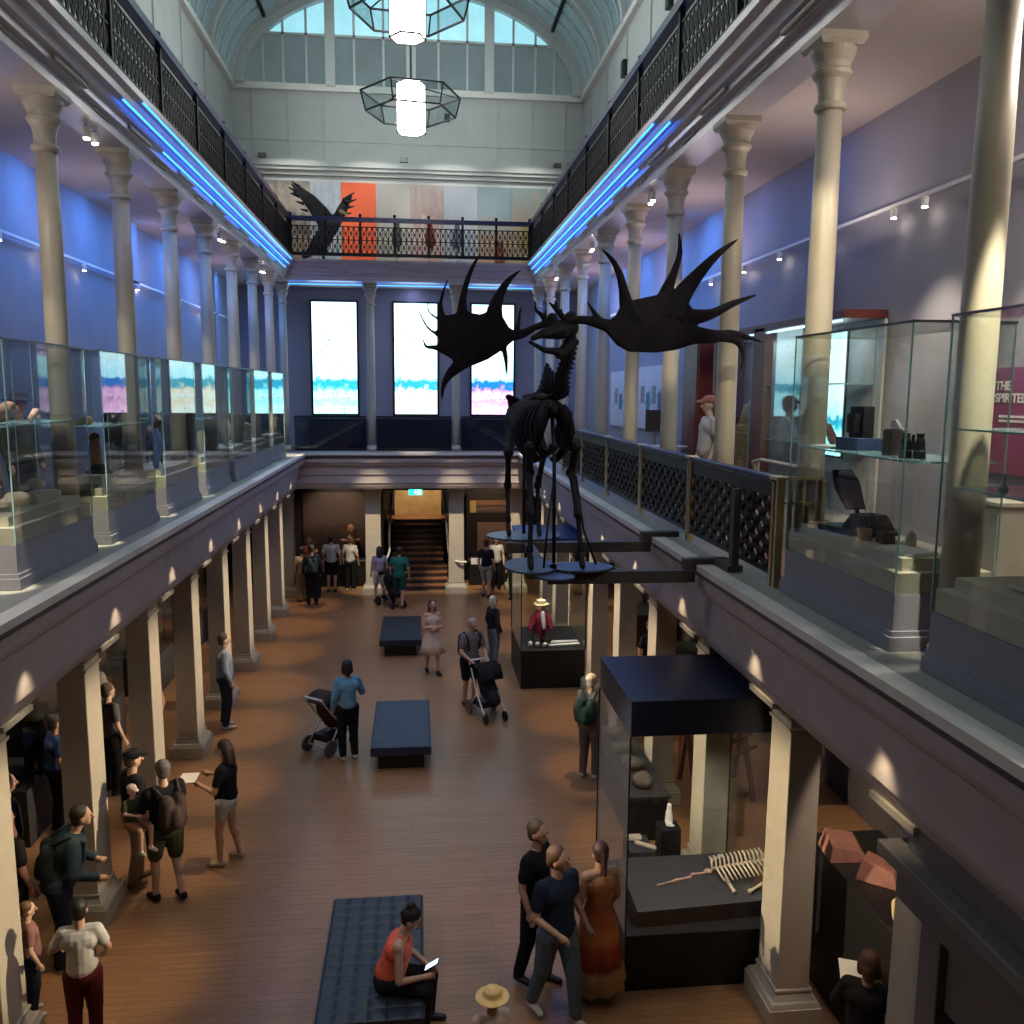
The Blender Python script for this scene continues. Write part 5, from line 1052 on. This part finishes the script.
LBL = ck('light_blue', (.16, .36, .58)); CRM = ck('cream', (.60, .47, .38)); CORAL = ck('coral', (.85, .16, .09)); GRN = ck('green', (.02, .14, .10)); OLV = ck('olive', (.05, .055, .03)); TAN = ck('tan', (.40, .29, .2)); LILAC = ck('lilac', (.32, .27, .36)); PLD = ck('plaid', (.22, .27, .38)); RED = ck('red', (.40, .05, .04)); RUST = ck('rust', (.32, .13, .09)); SHOEW = ck('white_shoe', (.5, .48, .45)); YEL = ck('straw_yellow', (.72, .50, .22))
def stripes():
    m = bpy.data.materials.new('tie_dye'); m.use_nodes = True; nt = m.node_tree; b = nt.nodes['Principled BSDF']; L = nt.links.new
    tc = nt.nodes.new('ShaderNodeTexCoord'); sx = nt.nodes.new('ShaderNodeSeparateXYZ'); rp = nt.nodes.new('ShaderNodeValToRGB'); r = rp.color_ramp
    r.elements[0].position = 0; r.elements[0].color = (.55, .40, .22, 1); r.elements[1].position = 1; r.elements[1].color = (.32, .07, .04, 1)
    for p, c in ((.22, (.55, .38, .22)), (.28, (.20, .03, .02)), (.48, (.40, .05, .02)), (.62, (.55, .20, .05)), (.8, (.42, .10, .03))): e = r.elements.new(p); e.color = c+(1,)
    L(tc.outputs['Generated'], sx.inputs[0]); L(sx.outputs['Z'], rp.inputs[0]); L(rp.outputs[0], b.inputs['Base Color']); b.inputs['Roughness'].default_value = .9
    MATS['tie_dye'] = m; return m
TD = stripes()
# facing: 0 looks towards the camera, PI away from it, PI/2 towards +X
R_ = PI/2
o, P, s_ = person('seated woman in coral top and dark trousers looking at a bright phone', -.20, 7.95, 1.35, 1.66, 'skin', CORAL, BLK, hair=(.012, .01, .01), hairstyle='bun', arms=[((-.26, -.12, 1.13), (-.10, -.34, 1.17)), ((.27, -.10, 1.12), (.08, -.34, 1.18))], lean=.34, sit=.42, tank=True, nod=.55, vox=.010)
held(MB().box(-.04, .04, -.006, .006, -.08, .08), 'phone', 'black', 'bright phone held by the seated woman in coral', 'phone', o, (P['ha', -1]+P['ha', 1])/2+V((0, -.06, .07)))
ph = bpy.data.objects['phone']; ph.rotation_euler.x = .95
MB().box(-.036, .036, .0065, .009, -.072, .072).build('phone_screen', 'phone_glow', ph)
person('man in a dark blue T-shirt and faded jeans walking past the big glass case', 1.45, 7.86, .55, 1.82, 'skin', NAVY, DEN, hair=(.10, .05, .03), arms=[((-.26, .02, 1.14), (-.14, -.20, 1.02)), ((.25, .05, 1.14), (.28, -.12, .92))], stride=.2, look=.5, shoes=SHOEW, build_=1.1, vox=.010)
person('man in black clothes half hidden behind the man in the dark blue T-shirt', 1.32, 8.42, .9, 1.80, 'skin', BLK, BLK, hair=(.10, .07, .05), stride=.1, vox=.011)
o, P, s_ = person('woman in a long orange and tan dress with tied hair facing the glass case', 1.93, 8.16, PI+.25, 1.68, 'skin', dress=(ck('orange_tan', (.48, .20, .09)), .16, .11, TD), hair=(.04, .015, .02), hairstyle='pony', arms=[((-.22, .0, 1.14), (-.18, -.12, .95)), ((.22, .02, 1.15), (.2, -.2, 1.1))], tank=True, shoes=SHOEW, vox=.010)
MB().tube([(-.145, 0, 1.13), (0, -.15, 1.13), (.155, 0, 1.13), (0, .155, 1.13), (-.155, 0, 1.13)], .035, 8).build('belt', BLK, o)
person('person in a yellow sun hat cut off by the bottom edge of the view', .70, 6.62, .3, 1.28, 'skin', CRM, KHK, hair=(.2, .12, .06), hat=('brim', YEL), vox=.011)
o, P, s_ = person('woman in a black top and white shorts reading a white sheet', -2.40, 11.15, -1.75, 1.68, 'skin', BLK, WHT, legs='mini', hair=(.03, .015, .01), hairstyle='long', arms=[((-.26, -.04, 1.14), (-.20, -.30, 1.20)), ((.26, -.05, 1.14), (.14, -.32, 1.20))], stride=.1, nod=.2, shoes=ck('sandal', (.35, .26, .2)), vox=.010)
held(MB().box(-.15, .15, -.11, .11, 0, .006), 'paper_sheet', 'white', 'white sheet held by the woman in white shorts', 'paper', o, P['ha', 1]+V((-.03, -.14, .06)), .2)
o, P, s_ = person('man in black T-shirt and olive shorts holding a small child', -2.95, 10.35, PI+.75, 1.78, 'skin_pale', BLK, OLV, legs='shorts', hair=(.12, .11, .11), arms=[((-.26, -.06, 1.16), (-.06, -.26, 1.12)), ((.27, -.05, 1.14), (.02, -.30, 1.22))], stride=.12, build_=1.15, shoes=BLK, bag=(ck('pack_brown', (.06, .04, .04)), 'dark brown backpack worn by the man holding the child'), vox=.011)
def child(lab, x, y, z, face, H, top, bot, hair, hs='short', **k): return person(lab, x, y, face, H, 'skin_pale', top, bot, legs=k.pop('legs', 'shorts'), hair=hair, hairstyle=hs, z=z, vox=.016, **k)
child('small blond child in olive top carried in the arms of the man with a backpack', -3.27, 10.22, .78, .9, 1.0, OLV, RUST, (.5, .35, .18), sit=.42, arms=[((-.22, -.05, 1.22), (-.1, -.3, 1.2)), ((.22, -.05, 1.22), (.12, -.3, 1.22))], hat=('cap', CRM), shoes=SHOEW)
person('man in a black shirt and khaki trousers beside the carried child', -3.42, 10.75, PI-.9, 1.76, 'skin_pale', BLK, KHK, hair=(.05, .03, .02), hat=('cap', BLK), shoes=ck('brown_shoe', (.12, .07, .04)), stride=.08, vox=.011)
o, P, s_ = person('person in a white T-shirt and dark red trousers, seen from behind', -3.02, 7.88, PI+.15, 1.52, 'skin', WHT, ck('dark_red_trousers', (.09, .012, .015)), hair=(.015, .01, .01), arms=[((-.27, .03, 1.2), (-.22, -.16, 1.05)), ((.30, -.02, 1.2), (.24, -.2, 1.12))], vox=.010)
person('large person in dark patterned clothes bending towards the cases', -3.75, 9.25, PI-1.2, 1.78, 'skin', ck('dark_pattern', (.02, .04, .055)), DKD, hair=(.02, .015, .012), arms=[((-.28, -.08, 1.14), (-.2, -.34, 1.1)), ((.28, -.06, 1.14), (.2, -.32, 1.12))], lean=.35, build_=1.25, sleeve=1, bag=(ck('pack_dark', (.03, .045, .05)), 'dark patterned backpack on the bending person'), vox=.012)
person('person in a rusty brown top and jeans with white shoes beside the close pillar', -4.12, 8.75, PI-.5, 1.62, 'skin_pale', RUST, DKD, hair=(.08, .03, .02), hairstyle='long', build_=1.1, shoes=SHOEW, vox=.012)
person('child in a greyish red patterned top in front of the bending person', -3.72, 8.42, PI-1, 1.2, 'skin_pale', ck('grey_red', (.25, .12, .11)), DKD, hair=(.1, .05, .02), shoes=SHOEW, vox=.012)
person('person in white with bare shoulders between two pillars', -4.25, 14.3, -2.2, 1.62, 'skin', WHT, WHT, legs='shorts', hair=(.05, .03, .02), hairstyle='bob', tank=True)
person('man in a pale checked shirt and jeans leaning at a pillar', -3.42, 15.95, PI-1.2, 1.78, 'skin_pale', PLD, DKD, hair=(.03, .02, .02), sleeve=.9, shoes=SHOEW)
person('person in dark blue reaching over an exhibit in the dim aisle', -4.9, 12.2, PI-.9, 1.72, 'skin', ck('mid_blue', (.03, .06, .16)), BLK, arms=[None, ((.3, -.15, 1.35), (.25, -.42, 1.45))])
person('person in grey with short hair standing in the dim aisle', -4.6, 13.4, PI-.6, 1.74, 'skin_pale', GRY, BLK, hair=(.1, .07, .05))
person('woman in a black jacket looking into a dim aisle case', -4.75, 10.4, PI-1.0, 1.66, 'skin_pale', BLK, BLK, hair=(.14, .05, .03), hairstyle='long', sleeve=1)
person('person in faded rose top in the deep shade beyond the close pillar', -4.6, 9.7, .8, 1.66, 'skin', ck('rose', (.30, .12, .10)), BLK, hair=(.03, .02, .02), hairstyle='bob')
person('tall person in black at the dim corner behind the close pillar', -4.22, 9.15, PI-.4, 1.82, 'skin_tan', BLK, BLK, hair=(.01, .01, .01))
person('person in a light blue top and black trousers pushing the brown stroller', -1.08, 14.35, PI+.35, 1.72, 'skin', LBL, BLK, hair=(.02, .012, .02), hairstyle='bob', arms=[((-.27, -.05, 1.16), (-.33, -.30, 1.05)), None], sleeve=.9, shoes=SHOEW)
person('woman in a pale cream dress with folded arms walking past the dark bench', .42, 18.75, .25, 1.66, 'skin', dress=(CRM, .52, .10), hair=(.06, .02, .015), hairstyle='long', arms=[((-.22, -.06, 1.14), (.02, -.20, 1.16)), ((.22, -.06, 1.14), (-.02, -.22, 1.12))], tank=True, stride=.12, shoes=BLK)
person('man with grey hair, grey T-shirt and dark shorts pushing the black stroller', 1.12, 16.75, .5, 1.78, 'skin', GRY, BLK, legs='shorts', hair=(.38, .3, .25), arms=[((-.26, -.08, 1.14), (-.16, -.36, 1.02)), ((.26, -.08, 1.14), (.16, -.36, 1.02))], lean=.12, build_=1.1, bag=(BLK, 'black backpack worn by the man with grey hair'), nod=.3)
person('grey haired woman in a black top and grey trousers walking with her back turned', 1.80, 19.2, PI-1.1, 1.62, 'skin', BLK, ck('grey_blue', (.10, .12, .15)), hair=(.5, .46, .42), hairstyle='bob', sleeve=.9)
person('woman in a lilac top and pale shorts beside the stroller near the stairs', -1.02, 25.5, PI+.3, 1.66, 'skin', LILAC, WHT, legs='shorts', hair=(.02, .012, .01), hairstyle='long', stride=.1)
person('man in a dark green T-shirt and green shorts near the stairs', -.42, 24.75, PI-.2, 1.78, 'skin', GRN, ck('green_dark', (.015, .06, .05)), legs='shorts', hair=(.02, .015, .012), build_=1.1, stride=.12)
person('man in a white T-shirt and dark shorts at the mural, beside the coral dressed figure', -2.55, 27.0, PI, 1.76, 'skin', WHT, BLK, legs='shorts', hair=(.02, .02, .02), build_=1.1)
person('person in a white T-shirt with cropped hair at the mural, closest to the stairs', -1.98, 27.1, PI-.2, 1.72, 'skin', WHT, BLK, hair=(.2, .15, .1), shoes=SHOEW)
person('person with bright coral collar and red hair facing the hall by the mural', -3.2, 26.9, .2, 1.74, 'skin', CORAL, BLK, hair=(.25, .05, .02), hairstyle='bob')
person('man in dark clothes with a large backpack at the end corner', -2.95, 25.3, PI+.2, 1.76, 'skin_tan', NAVY, BLK, hair=(.02, .015, .01), sleeve=.9, bag=(ck('pack_teal', (.02, .035, .045)), 'dark teal backpack on the man at the end corner'))
person('person in tan clothes squeezed between the end corner and the backpack man', -3.28, 25.75, PI+.4, 1.62, 'skin', TAN, KHK, hair=(.03, .02, .015))
person('person in brown by the corner of the mural', -2.95, 26.2, PI, 1.68, 'skin_tan', ck('brown', (.06, .035, .035)), BLK, hair=(.015, .01, .01))
person('man in a black T-shirt and grey shorts beyond the white handrail sign', 2.16, 25.9, PI-.4, 1.76, 'skin', BLK, ck('stone', (.3, .27, .24)), legs='shorts', hair=(.02, .02, .02), stride=.1)
person('pale faced person in white and black behind the man in grey shorts', 2.55, 26.9, .1, 1.7, 'skin_pale', WHT, BLK, hair=(.03, .02, .02), hairstyle='bob')
person('person in olive clothes standing by the far side display table', 2.98, 25.55, -.5, 1.72, 'skin', OLV, OLV, hair=(.2, .1, .05))
person('person in grey trousers with dark green backpack at the black topped case', 2.86, 13.3, PI-.5, 1.72, 'skin_pale', GRY, ck('grey_brown', (.16, .12, .12)), hair=(.55, .5, .42), sleeve=.9, bag=(ck('pack_green', (.015, .04, .035)), 'dark green backpack at the black topped case'), shoes=SHOEW)
person('person in a sleeveless top and black shorts between the railing side pillars', 4.15, 13.9, -1.1, 1.68, 'skin_pale', CRM, BLK, legs='shorts', hair=(.1, .05, .03), hairstyle='pony', tank=True)
person('person with pale pants and dark top deep in the railing side aisle', 4.7, 16.5, .3, 1.7, 'skin', BLK, KHK, hair=(.05, .03, .02))
o, P, s_ = person('dark clothed person under the portal holding pale papers', 3.82, 6.32, PI-.6, 1.62, 'skin', BLK, BLK, hair=(.12, .06, .04), hairstyle='bob', sleeve=.9, arms=[((-.26, -.05, 1.14), (-.15, -.3, 1.15)), ((.27, -.08, 1.14), (.18, -.34, 1.16))])
held(MB().box(-.11, .11, -.15, .15, 0, .006), 'paper_sheet', 'white', 'pale papers held by the person under the portal', 'paper', o, P['ha', 1]+V((0, -.14, .05)), .2)
person('man in a white T-shirt and cap walking behind the bronze railing', 4.35, 12.45, -1.5, 1.78, 'skin_pale', WHT, KHK, hair=(.2, .1, .05), hat=('cap', RUST), z=4.36)
person('person in an olive jacket and brimmed hat behind the glass case gallery columns', -4.75, 11.4, 1.2, 1.75, 'skin', OLV, BLK, hair=(.1, .05, .03), hat=('brim', GRY), sleeve=1, z=4.36)
person('person in a black top taking a picture in the glass case gallery', -4.7, 14.6, 1.3, 1.72, 'skin', BLK, GRY, hair=(.03, .02, .02), z=4.36, arms=[((-.2, -.2, 1.35), (-.05, -.34, 1.55)), ((.2, -.2, 1.35), (.05, -.34, 1.55))])
person('person in a pale pink shirt far down the glass case gallery', -4.5, 21.8, 1.1, 1.74, 'skin_pale', ck('pale_pink', (.5, .38, .38)), BLK, hair=(.03, .02, .02), z=4.36)
person('person in a grey hoodie looking into the first ledge case', -4.85, 9.0, 1.4, 1.7, 'skin_tan', GRY, NAVY, hair=(.02, .015, .01), sleeve=1, z=4.36)
# ------------------------------------------------------------------ light
def lamp(kind, loc, to, power, col=(1, 1, 1), size=.1, spot=None, blend=.5, sy_=None):
    l = bpy.data.lights.new('lamp', kind); l.energy = power; l.color = col; o = bpy.data.objects.new(kind.lower()+'_light', l); C.objects.link(o); o.location = loc
    o.rotation_euler = (V(to)-V(loc)).to_track_quat('-Z', 'Y').to_euler()
    if kind == 'AREA':
        l.size = size
        if sy_: l.shape = 'RECTANGLE'; l.size_y = sy_
    elif kind == 'SPOT': l.spot_size = spot; l.spot_blend = blend; l.shadow_soft_size = size
    else: l.shadow_soft_size = size
    return o
WARM = (1, .80, .52); NEU = (1, .93, .84)
for k in range(-2, 7):
    for sg in (-1, 1):
        lamp('SPOT', (sg*3.13, YK(k), 3.86), (sg*3.42, YK(k), 3.25), 9, WARM, .04, math.radians(62), 1)          # downlight under the ledge
        if k > -2 or sg < 0: lamp('SPOT', (-sg*2.85, YK(k)+.45, 4.05), (sg*3.62, YK(k), 1.75), 1250, WARM, .05, math.radians(24), .8)       # spot on the opposite ledge
        if sg < 0 or k not in (-1, 3): lamp('SPOT', (sg*2.96, YK(k)+1.0, 4.2), (sg*3.15, YK(k)+1.0, 0), 135, (1, .66, .34), .03, math.radians(34), .8)
        lamp('SPOT', (sg*5.2, YK(k)+1.18, 3.9), (sg*4.4, YK(k)+1.18, 0), 30, (1, .72, .42), .05, math.radians(75), .8)
for x in (-1.24, 1.285, 3.15, -W):
    lamp('SPOT', (x, 25.9, 3.86), (x, 26.35, 3.2), 9, WARM, .03, math.radians(50), .8); lamp('SPOT', (x*.8, 21.5, 9.3), (x, YE-.25, 1.65), 2300, WARM, .05, math.radians(13), .8)  # second spot is added to brighten the end pillars, without a fixture
for x in (-2.4, 2.4): lamp('SPOT', (x, 27.0, 3.9), (x, 28.3, 1.8), 60, WARM, .05, math.radians(80), .7)
lamp('SPOT', (.12, 30.2, 3.9), (.12, 31.6, 2.0), 110, WARM, .05, math.radians(80), .7)
for y in (7, 14, 21):
    for sg in (-1, 1): lamp('SPOT', (-sg*3.6, y, 15.4), (sg*5.5, y, 13.4), 720, (.90, .97, .95), .8, math.radians(62), 1)  # added unseen spots that brighten the attic side walls
lamp('SPOT', (0, 17, 14.2), (0, 29, 14.4), 1250, (.88, .96, .95), .8, math.radians(50), 1)  # added unseen spot that brightens the attic end wall
lamp('SPOT', (.12, 24, 9.2), (.12, 27.5, .4), 900, WARM, .05, math.radians(16), .8)
for y in (5, 11, 17, 23): lamp('SPOT', (0, y, 12), (0, y+.2, 0), 310, (1, .72, .56), .5, math.radians(34), .9)
for loc in ((.03, 20, 12.3), (0, 16, 12.7)): lamp('POINT', loc, (0, 0, 0), 150, (.95, .97, 1), .34)
lamp('AREA', (0, 14, 18.3), (0, 14, 10), 330, (.80, .93, .95), 8, sy_=26)  # added fill below the vault crown
for y in (5.5, 10, 14.5, 19, 23.5):
    f_ = max(0, (y-9)/14)
    for sg in (-1, 1):
        lamp('AREA', (sg*4.7, y, 7.9), (sg*4.6, y, 9.4), 4 if sg < 0 else 7.5, (1, .84-.1*f_, .74+.2*f_), .5)  # added unseen uplight for the gallery ceiling
        lamp('SPOT', (sg*4.4, y-2, 9.2), (sg*3.7, y+1.2, 5.6), 42, (1, .86, .66), .06, math.radians(60), .9)
for y in [YK(k_)+1.18 for k_ in range(0, 7)]:
    for sg in (-1, 1): lamp('AREA', (sg*4.55, y, 9.3), (sg*5.5, y, 6.0), (34 if y > 13 else 11) if sg < 0 else (34 if y > 16 else 7), (.07, .28, 1), .2, sy_=1.6)
lamp('SPOT', (2.0, 4.6, 9.1), (3.78, 7.9, 7.2), 420, (1, .88, .62), .04, math.radians(24), .6)
lamp('SPOT', (2.6, 9.4, 9.1), (3.78, 12.6, 7.0), 260, (1, .88, .66), .04, math.radians(22), .6)
lamp('SPOT', (4.9, 3.4, 9.1), (3.8, 5.7, 4.9), 70, (1, .90, .72), .04, math.radians(36), .7)
lamp('SPOT', (4.2, 2.0, 9.1), (3.7, 4.4, 4.9), 200, (1, .90, .78), .04, math.radians(36), .7)
for k in range(-1, 6):
    if k < 3: lamp('SPOT', (-3.2, YK(k)-.8, 9.1), (-3.54, YK(k)+.24, 4.66), 1500, (1, .88, .6), .03, math.radians(6.5), .6)
    lamp('SPOT', (-3.8, YK(k)+1.2, 6.58), (-3.8, YK(k)+1.2, 5), 22, (1, .93, .78), .03, math.radians(120), .8)
for y in (5.2, 7.0, 8.6): lamp('SPOT', (4.75, y, 8.1), (5.45, y+.1, 5.2), 130, (1, .87, .68), .05, math.radians(70), .9)
lamp('SPOT', (3.8, 4.8, 9.2), (3.8, 5.66, 4.75), 1800, (1, .9, .68), .03, math.radians(11), .6)
for y in (4.3, 6.6): lamp('SPOT', (3.8, y, 6.64), (3.8, y, 5), 18, (1, .93, .82), .03, math.radians(120), .8)
for k in range(-1, 6): lamp('SPOT', (-4.6, YK(k)-2.2, 9.1), (-3.8, YK(k)+.9, 5.0), 95, (1, .90, .68), .04, math.radians(28), .7)
lamp('AREA', (5.0, 5.5, 9.2), (5.3, 6.5, 5), 70, (1, .9, .8), .6)
lamp('AREA', (-4.9, 5.5, 9.2), (-5.3, 8, 5), 60, (.95, .88, .9), .6)
lamp('AREA', (5.25, 11.8, 7.0), (5.25, 11.8, 5), 7, (.7, .9, 1), .2, sy_=3.6)
lamp('AREA', (0, 28.2, 9.3), (0, 28.9, 6), 34, (.42, .5, 1), .3, sy_=9)
for x in (-3.6, -1.2, 1.2, 3.6): lamp('SPOT', (x, 26.2, 14.6), (x, 29.1, 11.2), 230, (1, .93, .85), .1, math.radians(60), .8)
lamp('SPOT', (2.9, 8.25, 2.74), (3.0, 9.0, .9), 60, (1, .86, .74), .03, math.radians(90), .6)
lamp('SPOT', (2.9, 17.8, 2.94), (2.8, 18.4, .9), 70, (1, .9, .8), .03, math.radians(80), .6)
lamp('SPOT', (4.3, 6.4, 3.9), (4.5, 7.8, 1.5), 60, (1, .8, .68), .05, math.radians(50), .6)
for y in (9.6, 12.4, 15.2, 18.4): lamp('SPOT', (-5.0, y-.3, 3.9), (-5.4, y, 1.3), 40, NEU, .04, math.radians(44), .6)
for x, y, z in ((0, 26, 9.0),): lamp('SPOT', (x, 25.6, 9.2), (0, 24.8, 9.9), 30, (1, .9, .8), .1, math.radians(120), .9)
w = bpy.data.worlds.new('world'); bpy.context.scene.world = w; w.use_nodes = True; w.node_tree.nodes['Background'].inputs[0].default_value = (.05, .06, .08, 1); w.node_tree.nodes['Background'].inputs[1].default_value = .3
sc = bpy.context.scene
sc.view_settings.view_transform = 'Standard'; sc.view_settings.look = 'None'; sc.view_settings.gamma = 1; sc.view_settings.exposure = .85; sc.view_settings.use_curve_mapping = False
try:
    cy_ = sc.cycles; cy_.max_bounces = 8; cy_.diffuse_bounces = 3; cy_.glossy_bounces = 4; cy_.transparent_max_bounces = 32; cy_.transmission_bounces = 4; cy_.sample_clamp_indirect = 4; cy_.caustics_reflective = False; cy_.caustics_refractive = False
except Exception: pass
